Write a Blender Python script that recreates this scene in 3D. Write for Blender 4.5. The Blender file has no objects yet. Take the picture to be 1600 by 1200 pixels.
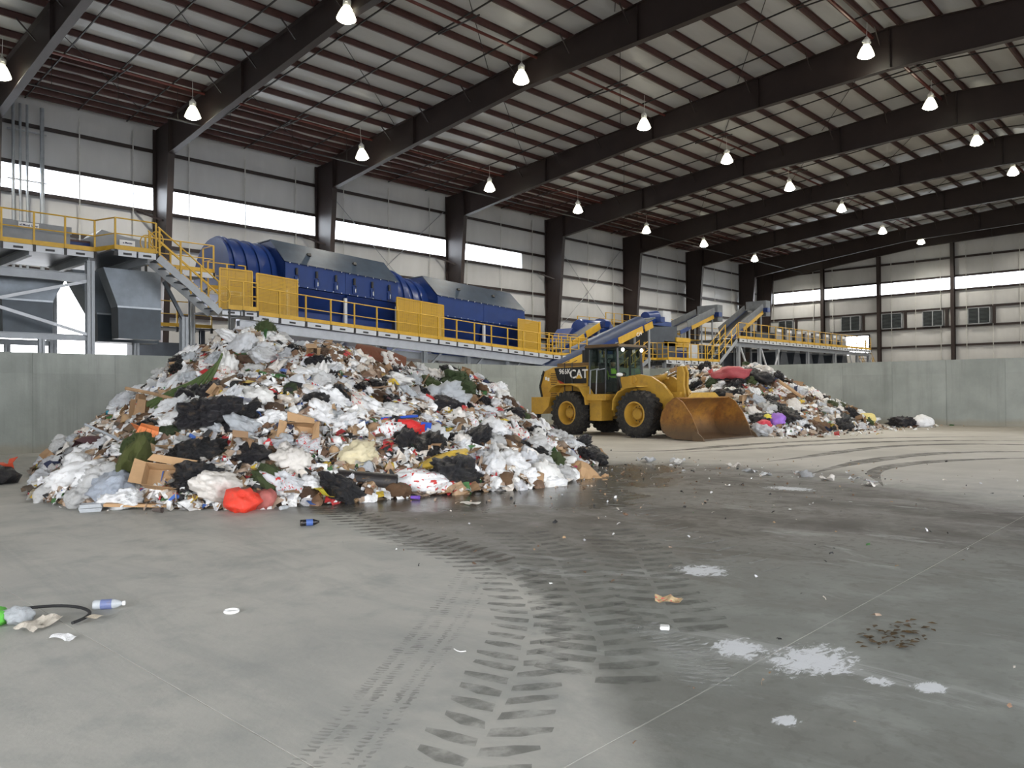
import bpy, bmesh, math, random
from mathutils import Vector, Matrix, Euler, noise

# ------------------------------------------------------------------ camera, sky, exposure
sc = bpy.context.scene
COL = sc.collection
FPX, YAW, PITCH, ROLL, EYE = 1240.0, 0.757596, 0.0087163, -0.0080451, 1.77
_F = Vector((math.cos(YAW)*math.cos(PITCH), math.sin(YAW)*math.cos(PITCH), math.sin(PITCH)))
_r = Vector((math.sin(YAW), -math.cos(YAW), 0)); _u = _r.cross(_F)
_R = math.cos(ROLL)*_r + math.sin(ROLL)*_u; _U = -math.sin(ROLL)*_r + math.cos(ROLL)*_u
cam = bpy.data.cameras.new('camera'); camo = bpy.data.objects.new('camera', cam); COL.objects.link(camo)
cam.sensor_width = 36; cam.lens = FPX*36/1600; cam.clip_end = 600
M = Matrix.Identity(4)
for i in range(3):
    M[i][0], M[i][1], M[i][2] = _R[i], _U[i], -_F[i]
M[2][3] = EYE
camo.matrix_world = M
sc.camera = camo

world = bpy.data.worlds.new('overcast_sky'); sc.world = world; world.use_nodes = True
bg = world.node_tree.nodes['Background']
bg.inputs[0].default_value = (0.94, 0.955, 1.0, 1); bg.inputs[1].default_value = 12.0
sc.view_settings.view_transform = 'Standard'; sc.view_settings.look = 'None'
sc.view_settings.gamma = 1; sc.view_settings.use_curve_mapping = False
sc.view_settings.exposure = 0.04
LAMP_POWER = 2300.0
try:
    sc.cycles.diffuse_bounces = 4; sc.cycles.glossy_bounces = 3; sc.cycles.max_bounces = 8; sc.cycles.transparent_max_bounces = 8
    sc.cycles.use_adaptive_sampling = True; sc.cycles.adaptive_threshold = 0.03
    sc.cycles.sample_clamp_indirect = 8.0
    sc.cycles.use_denoising = True
except Exception: pass

def portal(name, loc, rot, sx, sy):
    l = bpy.data.lights.new(name, 'AREA'); l.shape = 'RECTANGLE'; l.size = sx; l.size_y = sy
    l.cycles.is_portal = True
    o = bpy.data.objects.new(name, l); COL.objects.link(o); o.location = loc; o.rotation_euler = rot
# daylight comes in through these real openings (built below)
HP = math.pi/2
RDOORS = [(-9, 0), (3, 12), (16, 25), (29, 38)]          # tipping bay doors in the wall behind the camera
for a, b in RDOORS: portal('door_daylight', ((a+b)/2, -18.75, 4.5), (HP, 0, 0), b-a, 9)     # faces +Y
FDOORS = [(-12, -3), (2, 11)]
for a, b in FDOORS: portal('door_daylight', (-13.95, (a+b)/2, 4.5), (HP, 0, -HP), b-a, 9)   # faces +X
portal('door_daylight', (14.05, 43.7, 4.0), (-HP, 0, 0), 7.0, 8.0)                             # faces -Y
portal('strip_daylight', (16.9, 43.7, 12.4), (-HP, 0, 0), 62, 1.3)
portal('strip_daylight', (89.3, 12, 12.4), (HP, 0, HP), 60, 1.3)                                # faces -X
portal('strip_daylight', (38, -18.7, 12.4), (HP, 0, 0), 100, 1.3)

random.seed(7)
# ------------------------------------------------------------------ helpers
def S(r, g, b, a=1.0):
    f = lambda c: (c/255/12.92) if c/255 <= .04045 else ((c/255+.055)/1.055)**2.4
    return (f(r), f(g), f(b), a)

ORG = {}
def org(o): return ORG.get(o.name, Vector((0, 0, 0))) if o else Vector((0, 0, 0))

def ob(name, mesh, parent=None, loc=(0, 0, 0), rot=None, scale=None):
    """link mesh as an object; loc is in world coordinates for unrotated parents"""
    o = bpy.data.objects.new(name, mesh); COL.objects.link(o)
    l = Vector(loc)
    if parent:
        o.parent = parent; o.location = l - org(parent)
    else: o.location = l
    ORG[o.name] = l
    if rot is not None: o.rotation_euler = rot
    if scale is not None: o.scale = scale if hasattr(scale, '__len__') else (scale,)*3
    return o

def tag(o, label=None, cat=None, group=None, kind=None):
    if label: o['label'] = label
    if cat: o['category'] = cat
    if group: o['group'] = group
    if kind: o['kind'] = kind
    return o

def thing(name, label, cat, loc=(0, 0, 0), group=None, rotz=0):
    o = bpy.data.objects.new(name, None); COL.objects.link(o)
    o.empty_display_size = .3; o.location = loc
    if rotz: o.rotation_euler = (0, 0, rotz); ORG[o.name] = Vector((0, 0, 0))
    else: ORG[o.name] = Vector(loc)
    return tag(o, label, cat, group)

def structure(name, loc=(0, 0, 0)):
    o = bpy.data.objects.new(name, None); COL.objects.link(o); o.location = loc
    ORG[o.name] = Vector(loc); o['kind'] = 'structure'; return o

class MB:
    def __init__(s): s.v = []; s.f = []; s.m = []; s.cur = 0
    def add(s, vs, fs):
        n = len(s.v); s.v += [Vector(v) for v in vs]
        for f in fs: s.f.append(tuple(i+n for i in f)); s.m.append(s.cur)
        return s
    def box(s, x0, x1, y0, y1, z0, z1):
        vs = [(x, y, z) for z in (z0, z1) for y in (y0, y1) for x in (x0, x1)]
        return s.add(vs, [(0, 2, 3, 1), (4, 5, 7, 6), (0, 1, 5, 4), (2, 6, 7, 3), (0, 4, 6, 2), (1, 3, 7, 5)])
    def cbox(s, c, d): return s.box(c[0]-d[0]/2, c[0]+d[0]/2, c[1]-d[1]/2, c[1]+d[1]/2, c[2]-d[2]/2, c[2]+d[2]/2)
    def bar(s, a, b, w, h, up=(0, 0, 1)):
        a = Vector(a); b = Vector(b); d = (b-a).normalized(); up = Vector(up)
        sd = d.cross(up)
        if sd.length < 1e-4: sd = d.cross(Vector((1, 0, 0)))
        sd.normalize(); u2 = sd.cross(d)
        vs = []
        for p in (a, b):
            for i, j in ((-1, -1), (1, -1), (1, 1), (-1, 1)): vs.append(p + sd*i*w/2 + u2*j*h/2)
        return s.add(vs, [(0, 1, 2, 3), (7, 6, 5, 4), (0, 4, 5, 1), (1, 5, 6, 2), (2, 6, 7, 3), (3, 7, 4, 0)])
    def tube(s, pts, r, n=8, cap=True):
        pts = [Vector(p) for p in pts]; rings = []; base = len(s.v)
        prev = None
        for i, p in enumerate(pts):
            d = (pts[min(i+1, len(pts)-1)] - pts[max(i-1, 0)]).normalized()
            if prev is None:
                up = Vector((0, 0, 1)) if abs(d.z) < .9 else Vector((1, 0, 0)); sd = d.cross(up).normalized()
            else: sd = (prev - d*prev.dot(d)).normalized()
            prev = sd; u2 = sd.cross(d)
            rr = r[i] if hasattr(r, '__len__') else r
            for k in range(n):
                a = 2*math.pi*k/n; s.v.append(p + (sd*math.cos(a) + u2*math.sin(a))*rr)
        for i in range(len(pts)-1):
            for k in range(n):
                a = base+i*n+k; b = base+i*n+(k+1) % n
                s.f.append((a, b, b+n, a+n)); s.m.append(s.cur)
        if cap:
            s.f.append(tuple(base+k for k in reversed(range(n)))); s.m.append(s.cur)
            e = base+(len(pts)-1)*n; s.f.append(tuple(e+k for k in range(n))); s.m.append(s.cur)
        return s
    def lathe(s, prof, n=12, c=(0, 0, 0), ax='z', cap=True):
        base = len(s.v); c = Vector(c)
        for r, h in prof:
            for k in range(n):
                a = 2*math.pi*k/n; p = (r*math.cos(a), r*math.sin(a), h)
                if ax == 'x': p = (h, r*math.cos(a), r*math.sin(a))
                if ax == 'y': p = (r*math.sin(a), h, r*math.cos(a))
                s.v.append(c+Vector(p))
        for i in range(len(prof)-1):
            for k in range(n):
                a = base+i*n+k; b = base+i*n+(k+1) % n
                s.f.append((a, b, b+n, a+n)); s.m.append(s.cur)
        if cap:
            s.f.append(tuple(base+k for k in reversed(range(n)))); s.m.append(s.cur)
            e = base+(len(prof)-1)*n; s.f.append(tuple(e+k for k in range(n))); s.m.append(s.cur)
        return s
    def prism(s, poly, a, b, plane='xz'):
        """poly of 2D points extruded along the third axis from a to b"""
        n = len(poly)
        def P(p, t): return {'xz': (p[0], t, p[1]), 'yz': (t, p[0], p[1]), 'xy': (p[0], p[1], t)}[plane]
        vs = [P(p, a) for p in poly] + [P(p, b) for p in poly]
        fs = [tuple(range(n)), tuple(reversed(range(n, 2*n)))] + [(i, i+n, (i+1) % n+n, (i+1) % n) for i in range(n)]
        return s.add(vs, fs)
    def mesh(s, mats, smooth=False, name='m'):
        me = bpy.data.meshes.new(name)
        me.from_pydata([tuple(v) for v in s.v], [], s.f)
        if not isinstance(mats, (list, tuple)): mats = [mats]
        for m in mats: me.materials.append(m)
        if len(mats) > 1: me.polygons.foreach_set('material_index', s.m)
        bm = bmesh.new(); bm.from_mesh(me); bmesh.ops.recalc_face_normals(bm, faces=bm.faces); bm.to_mesh(me); bm.free()
        if smooth:
            me.polygons.foreach_set('use_smooth', [True]*len(me.polygons))
            try: me.set_sharp_from_angle(angle=math.radians(40))
            except Exception: pass
        me.update(); return me
    def build(s, name, mats, parent=None, smooth=False, label=None):
        xs = [v.x for v in s.v]; ys = [v.y for v in s.v]; zs = [v.z for v in s.v]
        c = Vector(((min(xs)+max(xs))/2, (min(ys)+max(ys))/2, min(zs)))
        for v in s.v: v -= c
        me = s.mesh(mats, smooth, name)
        o = ob(name, me, parent, c)
        if label: o['label'] = label
        return o

# ---- materials
MATS = {}
class NT:
    def __init__(s, m): s.t = m.node_tree; s.n = s.t.nodes; s.l = s.t.links
    def new(s, typ, **kw):
        n = s.n.new(typ)
        for k, v in kw.items(): setattr(n, k, v)
        return n
    def link(s, a, b): s.l.new(a, b)
    def val(s, sock, v):
        if hasattr(v, 'is_output') or isinstance(v, bpy.types.NodeSocket): s.link(v, sock)
        else: sock.default_value = v
    def math(s, op, a, b=None, c=None, clamp=False):
        n = s.new('ShaderNodeMath', operation=op); n.use_clamp = clamp
        s.val(n.inputs[0], a)
        if b is not None: s.val(n.inputs[1], b)
        if c is not None: s.val(n.inputs[2], c)
        return n.outputs[0]
    def mix(s, f, a, b):
        n = s.new('ShaderNodeMix', data_type='RGBA'); s.val(n.inputs['Factor'], f); s.val(n.inputs[6], a); s.val(n.inputs[7], b)
        return n.outputs[2]
    def noise(s, scale, detail=4, rough=.55, vec=None, dim='3D', dist=0.0):
        n = s.new('ShaderNodeTexNoise'); n.inputs['Scale'].default_value = scale; n.inputs['Detail'].default_value = detail
        n.inputs['Roughness'].default_value = rough; n.inputs['Distortion'].default_value = dist
        if vec is not None: s.link(vec, n.inputs['Vector'])
        return n.outputs['Fac']
    def sstep(s, x, lo, hi):
        n = s.new('ShaderNodeMapRange', interpolation_type='SMOOTHSTEP'); s.val(n.inputs[0], x); n.inputs[1].default_value = lo; n.inputs[2].default_value = hi
        return n.outputs[0]
    def coord(s, kind='Object'): return s.new('ShaderNodeTexCoord').outputs[kind]
    def sep(s, v):
        n = s.new('ShaderNodeSeparateXYZ'); s.link(v, n.inputs[0]); return n.outputs
    def mapping(s, v, scale=(1, 1, 1), loc=(0, 0, 0), rot=(0, 0, 0)):
        n = s.new('ShaderNodeMapping'); s.link(v, n.inputs[0]); n.inputs['Scale'].default_value = scale; n.inputs['Location'].default_value = loc; n.inputs['Rotation'].default_value = rot
        return n.outputs[0]

def base_mat(name):
    m = bpy.data.materials.new(name); m.use_nodes = True
    MATS[name] = m
    return m, NT(m), m.node_tree.nodes['Principled BSDF']

def mat(name, col, rough=.6, metal=0.0, var=.12, vs=2.0, bump=0.0, bs=20.0, spec=.5, rnd=0.0, stretch=(1, 1, 1), dirt=None, dirtamt=0.5, coat=0):
    m, t, p = base_mat(name)
    co = t.coord('Object'); cv = t.mapping(co, stretch)
    nz = t.noise(vs, 5, .6, cv)
    dark = tuple(c*(1-var*2) for c in col[:3])+(1,); lite = tuple(min(1, c*(1+var)) for c in col[:3])+(1,)
    c = t.mix(t.sstep(nz, .25, .75), dark, lite)
    if rnd:
        oi = t.new('ShaderNodeObjectInfo'); hs = t.new('ShaderNodeHueSaturation')
        t.val(hs.inputs['Value'], t.math('MULTIPLY_ADD', oi.outputs['Random'], rnd, 1-rnd*.6)); t.link(c, hs.inputs['Color'])
        hs.inputs['Saturation'].default_value = 1; c = hs.outputs[0]
    if dirt:
        c = t.mix(t.math('MULTIPLY', t.sstep(t.noise(vs*1.7, 6, .7, co), .48, .68), dirtamt), c, dirt)
    t.link(c, p.inputs['Base Color'])
    p.inputs['Roughness'].default_value = rough; p.inputs['Metallic'].default_value = metal
    p.inputs['Specular IOR Level'].default_value = spec
    if coat: p.inputs['Coat Weight'].default_value = coat
    if bump:
        b = t.new('ShaderNodeBump'); b.inputs['Strength'].default_value = bump; b.inputs['Distance'].default_value = .05
        t.link(t.noise(bs, 4, .6, cv), b.inputs['Height']); t.link(b.outputs[0], p.inputs['Normal'])
    return m

STEEL = mat('brown_painted_steel', (.026, .016, .014, 1), .5, 0, .1, 1.5)
PURL = mat('red_oxide_purlin', (.072, .030, .026, 1), .5, 0, .12, 2)
PIPE = mat('sprinkler_pipe_paint', (.13, .035, .028, 1), .3, .2)
DARK = mat('dark_steel', (.025, .024, .024, 1), .5)
BLACK = mat('black_rubber', (.014, .014, .014, 1), .75, bump=.2)
GALV = mat('galvanised_steel', (.40, .43, .46, 1), .42, .55, .08, 3)
GREY = mat('grey_painted_steel', (.33, .35, .37, 1), .45, .1, .06, 2)
LGREY = mat('light_grey_plate', (.55, .57, .60, 1), .5, .1, .05, 3)
DGREY = mat('dark_grey_plate', (.075, .085, .10, 1), .4, .35, .1, 2)
YEL = mat('safety_yellow', (.58, .345, .03, 1), .45, 0, .08, 3)
BLUE = mat('machine_blue', (.008, .031, .150, 1), .32, 0, .10, 1.2)
BLUED = mat('reflection_greyed_blue_roof', (.045, .065, .095, 1), .35, .1, .15, 1.5)  # machine blue with the roof's grey reflection painted into the colour
WHITE = mat('white_enamel', (.78, .78, .76, 1), .5, 0, .03)
LINER = mat('white_insulation_liner', (.53, .53, .525, 1), .42, 0, .05, .6, bump=.35, bs=1.3, stretch=(1, 1, .35), rnd=.12)
ROOFL = mat('roof_insulation_liner', (.45, .46, .46, 1), .38, 0, .06, .5, bump=.5, bs=.9, stretch=(.4, 1.6, 1))
WOOD = mat('raw_wood', (.30, .19, .10, 1), .7, 0, .2, 4)
CATY = mat('loader_yellow', (.52, .305, .045, 1), .42, 0, .08, 2, dirt=(.20, .12, .05, 1), dirtamt=.35)
CHROME = mat('chrome', (.6, .6, .6, 1), .2, .9)
SCREENW = mat('sign_white', (.8, .8, .8, 1), .6, 0, .02)
SCREENB = mat('sign_print', (.03, .04, .10, 1), .6, 0, .02)

def emis(name, col, s):
    m, t, p = base_mat(name); p.inputs['Base Color'].default_value = (1, 1, 1, 1)
    p.inputs['Emission Color'].default_value = col; p.inputs['Emission Strength'].default_value = s; return m
LENS = emis('lit_lamp_lens', (1, .97, .80, 1), 28); GLOWG = emis('lit_prismatic_reflector', (1, .95, .72, 1), 4.5)
LAMPW = mat('lamp_reflector_white', (.75, .75, .70, 1), .35, 0, .02)

def pane_mat():
    m, t, p = base_mat('translucent_window_panel'); out = t.n['Material Output']; t.n.remove(p)
    tr = t.new('ShaderNodeBsdfTransparent'); tr.inputs[0].default_value = (.92, .95, .97, 1)
    tl = t.new('ShaderNodeBsdfTranslucent'); tl.inputs[0].default_value = (.9, .93, .95, 1)
    mx = t.new('ShaderNodeMixShader'); mx.inputs[0].default_value = .3
    t.link(tr.outputs[0], mx.inputs[1]); t.link(tl.outputs[0], mx.inputs[2]); t.link(mx.outputs[0], out.inputs[0]); return m
PANE = pane_mat()
def glass_mat():
    m, t, p = base_mat('tinted_cab_glass'); out = t.n['Material Output']; t.n.remove(p)
    tr = t.new('ShaderNodeBsdfTransparent'); tr.inputs[0].default_value = (.62, .70, .66, 1)
    gl = t.new('ShaderNodeBsdfGlossy'); gl.inputs['Roughness'].default_value = .04
    mx = t.new('ShaderNodeMixShader'); mx.inputs[0].default_value = .07
    t.link(tr.outputs[0], mx.inputs[1]); t.link(gl.outputs[0], mx.inputs[2]); t.link(mx.outputs[0], out.inputs[0]); return m
GLASS = glass_mat()
def mesh_mat():
    m, t, p = base_mat('yellow_guard_mesh'); out = t.n['Material Output']
    p.inputs['Base Color'].default_value = (.50, .30, .03, 1); p.inputs['Roughness'].default_value = .5
    x, y, z = t.sep(t.coord('Object'))
    def hole(v): return t.math('GREATER_THAN', t.math('ABSOLUTE', t.math('SUBTRACT', t.math('FRACT', t.math('MULTIPLY', v, 18.0)), .5)), .20)
    solid = t.math('MAXIMUM', hole(x), hole(z))
    tr = t.new('ShaderNodeBsdfTransparent'); mx = t.new('ShaderNodeMixShader'); t.link(solid, mx.inputs[0])
    t.link(tr.outputs[0], mx.inputs[1]); t.link(p.outputs[0], mx.inputs[2]); t.link(mx.outputs[0], out.inputs[0]); return m
MESHY = mesh_mat()

def concrete_wall_mat():
    m, t, p = base_mat('cast_concrete_wall')
    co = t.new('ShaderNodeNewGeometry').outputs['Position']
    a = t.noise(.55, 6, .6, co); st = t.noise(1.0, 5, .65, t.mapping(co, (1.6, 1.6, .12)))
    c = t.mix(t.sstep(a, .3, .7), (.255, .275, .250, 1), (.345, .365, .335, 1))
    c = t.mix(t.math('MULTIPLY', t.sstep(st, .5, .72), .45), c, (.17, .185, .165, 1))
    z = t.sep(co)[2]
    low = t.math('SUBTRACT', 1.0, t.sstep(t.math('ADD', z, t.math('MULTIPLY', t.noise(.8, 4, .6, co), .5)), .35, .65))
    c = t.mix(t.math('MULTIPLY', low, .5), c, (.26, .22, .15, 1))      # mud splashed along the foot of the wall
    oi = t.new('ShaderNodeObjectInfo'); hs = t.new('ShaderNodeHueSaturation'); t.val(hs.inputs['Value'], t.math('MULTIPLY_ADD', oi.outputs['Random'], .14, .93)); t.link(c, hs.inputs['Color'])
    t.link(hs.outputs[0], p.inputs['Base Color']); p.inputs['Roughness'].default_value = .75
    b = t.new('ShaderNodeBump'); b.inputs['Strength'].default_value = .25; b.inputs['Distance'].default_value = .02
    t.link(t.noise(14, 5, .6, co), b.inputs['Height']); t.link(b.outputs[0], p.inputs['Normal']); return m
CONC = concrete_wall_mat()

def floor_mat():
    m, t, p = base_mat('stained_concrete_floor')
    pos = t.new('ShaderNodeNewGeometry').outputs['Position']
    X, Y, Z = t.sep(pos)
    n1 = t.noise(.35, 6, .6, pos); n2 = t.noise(1.6, 6, .65, pos); n3 = t.noise(9, 5, .6, pos)
    c = t.mix(t.sstep(n1, .3, .7), (.385, .38, .345, 1), (.50, .485, .435, 1))
    c = t.mix(t.math('MULTIPLY', t.sstep(n2, .48, .70), .55), c, (.285, .295, .275, 1))
    swirl = t.noise(.9, 7, .7, t.mapping(pos, (1, .35, 1), rot=(0, 0, -.6)), dist=1.5)
    c = t.mix(t.math('MULTIPLY', t.sstep(swirl, .42, .66), .38), c, (.24, .255, .24, 1))
    # driven swath: between two wandering edges, worn dark and brown
    def curve(v, lo, hi, pts, vlo, vhi):
        mr = t.new('ShaderNodeMapRange'); t.val(mr.inputs[0], v); mr.inputs[1].default_value = lo; mr.inputs[2].default_value = hi
        f = t.new('ShaderNodeValToRGB'); el = f.color_ramp.elements; t.link(mr.outputs[0], f.inputs[0])
        pp = [((a-lo)/(hi-lo), (b-vlo)/(vhi-vlo)) for a, b in pts]
        el[0].position = pp[0][0]; el[0].color = (pp[0][1],)*3+(1,); el[1].position = pp[-1][0]; el[1].color = (pp[-1][1],)*3+(1,)
        for q in pp[1:-1]: e = el.new(q[0]); e.color = (q[1],)*3+(1,)
        return t.math('MULTIPLY_ADD', t.sep(f.outputs[0])[0], vhi-vlo, vlo)
    wob = t.math('MULTIPLY', t.math('SUBTRACT', t.noise(1.1, 5, .65, pos), .5), 1.1)
    wob2 = t.math('MULTIPLY', t.math('SUBTRACT', t.noise(.5, 6, .7, pos), .5), 5.5)
    gl = curve(Y, -6, 14, [(-6, 1.2), (0, 1.6), (2.4, 3.2), (4.3, 5.0), (5.7, 5.5), (7.4, 5.95), (9, 6.4), (11, 7.0), (14, 8.5)], 0, 20)
    gr = curve(Y, -6, 14, [(-6, 9), (0, 11.5), (3, 14.2), (6, 16.2), (9, 17.0), (10.3, 16.2), (11.5, 15.5), (14, 15)], 0, 20)
    dl = t.math('ADD', t.math('SUBTRACT', X, gl), t.math('MULTIPLY', wob, .5)); dr = t.math('ADD', t.math('SUBTRACT', gr, X), wob2)
    inl = t.sstep(dl, -.05, .35); inr = t.sstep(dr, -1.6, 1.6)
    swath = t.math('MULTIPLY', inl, inr)
    streak = t.noise(.8, 7, .7, t.mapping(pos, (1, .22, 1), rot=(0, 0, .25)))
    brown = t.mix(t.sstep(streak, .35, .65), (.052, .042, .033, 1), (.175, .163, .142, 1))
    # the swath is browner far out, greyer green near by
    farz = t.sstep(t.math('ADD', t.math('MULTIPLY', X, .7), t.math('MULTIPLY', Y, .7)), 6.0, 10.5)
    green = t.mix(t.sstep(n2, .35, .65), (.145, .155, .14, 1), (.255, .265, .24, 1))
    sw = t.mix(farz, green, brown)
    speck = t.math('MULTIPLY', t.sstep(n3, .54, .62), t.math('MULTIPLY_ADD', farz, .7, .3))
    sw = t.mix(t.math('MULTIPLY', speck, .55), sw, (.05, .043, .035, 1))
    crumb = t.math('MULTIPLY', t.sstep(t.noise(.85, 9, .72, t.mapping(pos, (1.0, .5, 1), rot=(0, 0, .8)), dist=.8), .50, .58), t.math('MULTIPLY_ADD', farz, .60, .22))
    sw = t.mix(crumb, sw, (.055, .042, .030, 1))
    amt = t.math('MULTIPLY', swath, t.math('MULTIPLY_ADD', t.sstep(n2, .25, .6), .22, .78))
    c = t.mix(amt, c, sw)
    # pale scrapes inside the swath
    sc_ = t.math('MULTIPLY', t.sstep(t.noise(.9, 9, .72, t.mapping(pos, (1.2, .4, 1), rot=(0, 0, -.9)), dist=.7), .57, .66), swath)
    c = t.mix(t.math('MULTIPLY', sc_, .6), c, (.38, .385, .37, 1))
    # far floor beyond the swath is paler and sandy
    far = t.math('MULTIPLY', t.sstep(X, 13.5, 19), t.math('SUBTRACT', 1.0, swath))
    c = t.mix(t.math('MULTIPLY', far, .75), c, t.mix(t.sstep(n1, .35, .65), (.47, .435, .37, 1), (.60, .56, .49, 1)))
    # mud along the foot of the end wall
    mud = t.math('MULTIPLY', t.sstep(t.math('ADD', X, wob2), 33.5, 37.5), .6)
    c = t.mix(mud, c, (.20, .165, .115, 1))
    # spilled white powder
    def blob(x, y, r, sx=1.0):
        dx = t.math('MULTIPLY', t.math('SUBTRACT', X, x), sx); dy = t.math('SUBTRACT', Y, y)
        d = t.math('SQRT', t.math('ADD', t.math('MULTIPLY', dx, dx), t.math('MULTIPLY', dy, dy)))
        return t.math('SUBTRACT', 1.0, t.math('DIVIDE', d, r), clamp=True)
    pw = None
    for x, y, r, s in ((5.1, 2.15, .62, .75), (5.0, 2.62, .5, 1), (4.08, 1.87, .16, .8), (5.1, 1.45, .25, 1), (5.0, 1.7, .2, 1), (13.6, 6.1, 1.1, 1.6), (6.9, 4.0, .6, 1)):
        b = blob(x, y, r, s); pw = b if pw is None else t.math('MAXIMUM', pw, b)
    pwm = t.sstep(t.math('MULTIPLY', t.math('MULTIPLY_ADD', pw, .9, .18), t.math('MULTIPLY', t.noise(9, 8, .8, t.mapping(pos, (.8, 1.6, 1), rot=(0, 0, .4)), dist=.8), t.sstep(pw, .0, .1))), .36, .42)
    c = t.mix(t.math('MULTIPLY', pwm, .9), c, (.72, .74, .76, 1))
    # wet film in front of the waste heap
    wet = None
    for x, y, r, s in ((9.2, 9.9, 2.6, .75), (12.2, 9.6, 2.4, .7), (10.3, 8.2, 1.8, .8), (14.5, 10.3, 1.8, .8), (7.4, 10.4, 1.5, 1)):
        b = blob(x, y, r, s); wet = b if wet is None else t.math('MAXIMUM', wet, b)
    wm = t.sstep(t.math('ADD', wet, t.math('MULTIPLY', t.math('SUBTRACT', t.noise(1.2, 5, .6, pos), .5), 1.0)), .12, .5)
    c = t.mix(t.math('MULTIPLY', wm, .62), c, (.052, .050, .040, 1))
    t.link(c, p.inputs['Base Color'])
    r = t.math('SUBTRACT', t.math('MULTIPLY_ADD', n2, .25, .48), t.math('MULTIPLY', wm, .30))
    r = t.math('SUBTRACT', r, t.math('MULTIPLY', swath, .06), clamp=True)
    t.link(r, p.inputs['Roughness'])
    b = t.new('ShaderNodeBump'); b.inputs['Strength'].default_value = .22; b.inputs['Distance'].default_value = .02
    hgt = t.math('MULTIPLY', t.math('ADD', n3, n2), t.math('SUBTRACT', 1.0, t.math('MULTIPLY', wm, .85)))
    t.link(hgt, b.inputs['Height']); t.link(b.outputs[0], p.inputs['Normal']); return m
FLOOR = floor_mat()

def text_mesh(body, size, ext, m):
    cu = bpy.data.curves.new('lettering', 'FONT'); cu.body = body; cu.size = size; cu.extrude = ext; cu.resolution_u = 3; cu.offset = size*.018
    cu.align_x = 'CENTER'; cu.align_y = 'CENTER'
    o = bpy.data.objects.new('lettering', cu); COL.objects.link(o)
    dg = bpy.context.evaluated_depsgraph_get(); me = bpy.data.meshes.new_from_object(o.evaluated_get(dg))
    bpy.data.objects.remove(o); bpy.data.curves.remove(cu)
    me.materials.clear(); me.materials.append(m); return me
ORD = ['first', 'second', 'third', 'fourth', 'fifth', 'sixth', 'seventh', 'eighth', 'ninth', 'tenth', 'eleventh', 'twelfth']
# ------------------------------------------------------------------ the building
YW, XE, YR, XF, RIDGE = 44.0, 89.8, -18.8, -14.0, 12.6
def roofz(y): return 16.25 + .08*(YW-RIDGE) - .08*abs(y-RIDGE)
FRX = [-12.5, -1.0, 10.2, 18.15, 28.35, 39.5, 50.7, 61.95, 73.2, 84.8, 89.3]

# floor: base plus slabs parted by saw-cut joints
fl = structure('floor')
mb = MB(); mb.box(XF, XE, YR, YW, -.30, -.003); mb.build('floor_base', mat('joint_filler', (.62, .60, .55, 1), .8), fl)
g = .005
for (x0, x1) in ((XF, 2.08-g), (2.08+g, XE)):
    for (y0, y1) in ((YR, 2.40-g), (2.40+g, YW)):
        mb = MB(); mb.box(x0, x1, y0, y1, -.25, 0); mb.build('floor_slab', FLOOR, fl)
gr = MB(); gr.box(-160, 250, -170, 200, -.6, -.32)
gro = gr.build('ground', mat('wet_asphalt_yard', (.22, .22, .22, 1), .8)); tag(gro, 'asphalt yard outside the hall', kind='structure')

# concrete push walls
def push_wall(name, along, fixed, u0, u1, t):
    w = structure(name); H = 3.06
    mb = MB()
    if along == 'x': mb.box(u0, u1, fixed+.015, fixed+t, 0, H)
    else: mb.box(fixed+.015, fixed+t, u0, u1, 0, H)
    mb.build('wall_core', CONC, w)
    n = round((u1-u0)/2.44); du = (u1-u0)/n
    for i in range(n):
        a, b = u0+i*du, u0+(i+1)*du
        gap = .018 if i % 4 == 0 else .005
        for z0, z1 in ((0, 2.42), (2.43, H)):
            mb = MB(); pr = random.uniform(0, .004)
            if along == 'x': mb.box(a+gap, b-.004, fixed-pr, fixed+.03, z0, z1)
            else: mb.box(fixed-pr, fixed+.03, a+gap, b-.004, z0, z1)
            mb.build('concrete_panel', CONC, w)
push_wall('wall_push_side', 'x', 27.2, XF, 41.0, .35)
push_wall('wall_push_end', 'y', 41.0, -18.0, 27.55, .35)

# insulated metal walls
GZ = [.2, 2.2, 4.15, 6.08, 7.98, 9.86, 11.70, 13.10, 15.02, 16.80, 18.9]
def liner_panel(parent, P, u0, u1, z0, za, zb, back):
    """pillowed insulation liner between girts; P(u, depth, z) -> world point; back: MB collecting the siding"""
    nu, nz = max(4, int((u1-u0)/1.0)), 5; vs = []; fs = []
    sd = random.uniform(0, 99)
    for j in range(nz+1):
        for i in range(nu+1):
            fu, fz = i/nu, j/nz; u = u0+(u1-u0)*fu; zt = za+(zb-za)*fu; z = z0+(zt-z0)*fz
            d = .10*math.sin(math.pi*fz)**.7*(.75+.25*math.sin(u*math.pi/.9)) + .05*noise.noise((u*.8+sd, z*.6, 3))*math.sin(math.pi*fz)
            vs.append(P(u, d, z))
    for j in range(nz):
        for i in range(nu):
            a = j*(nu+1)+i; fs.append((a, a+1, a+nu+2, a+nu+1))
    mb = MB(); mb.add(vs, fs); mb.build('insulation_panel', LINER, parent, smooth=True)
    q = [P(u0, -.12, z0), P(u1, -.12, z0), P(u1, -.12, zb), P(u0, -.12, za), P(u0, -.2, z0), P(u1, -.2, z0), P(u1, -.2, zb), P(u0, -.2, za)]
    back.add(q, [(0, 1, 2, 3), (7, 6, 5, 4), (0, 4, 5, 1), (1, 5, 6, 2), (2, 6, 7, 3), (3, 7, 4, 0)])

SIDING = mat('metal_siding', (.45, .45, .43, 1), .5, .2)
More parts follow.
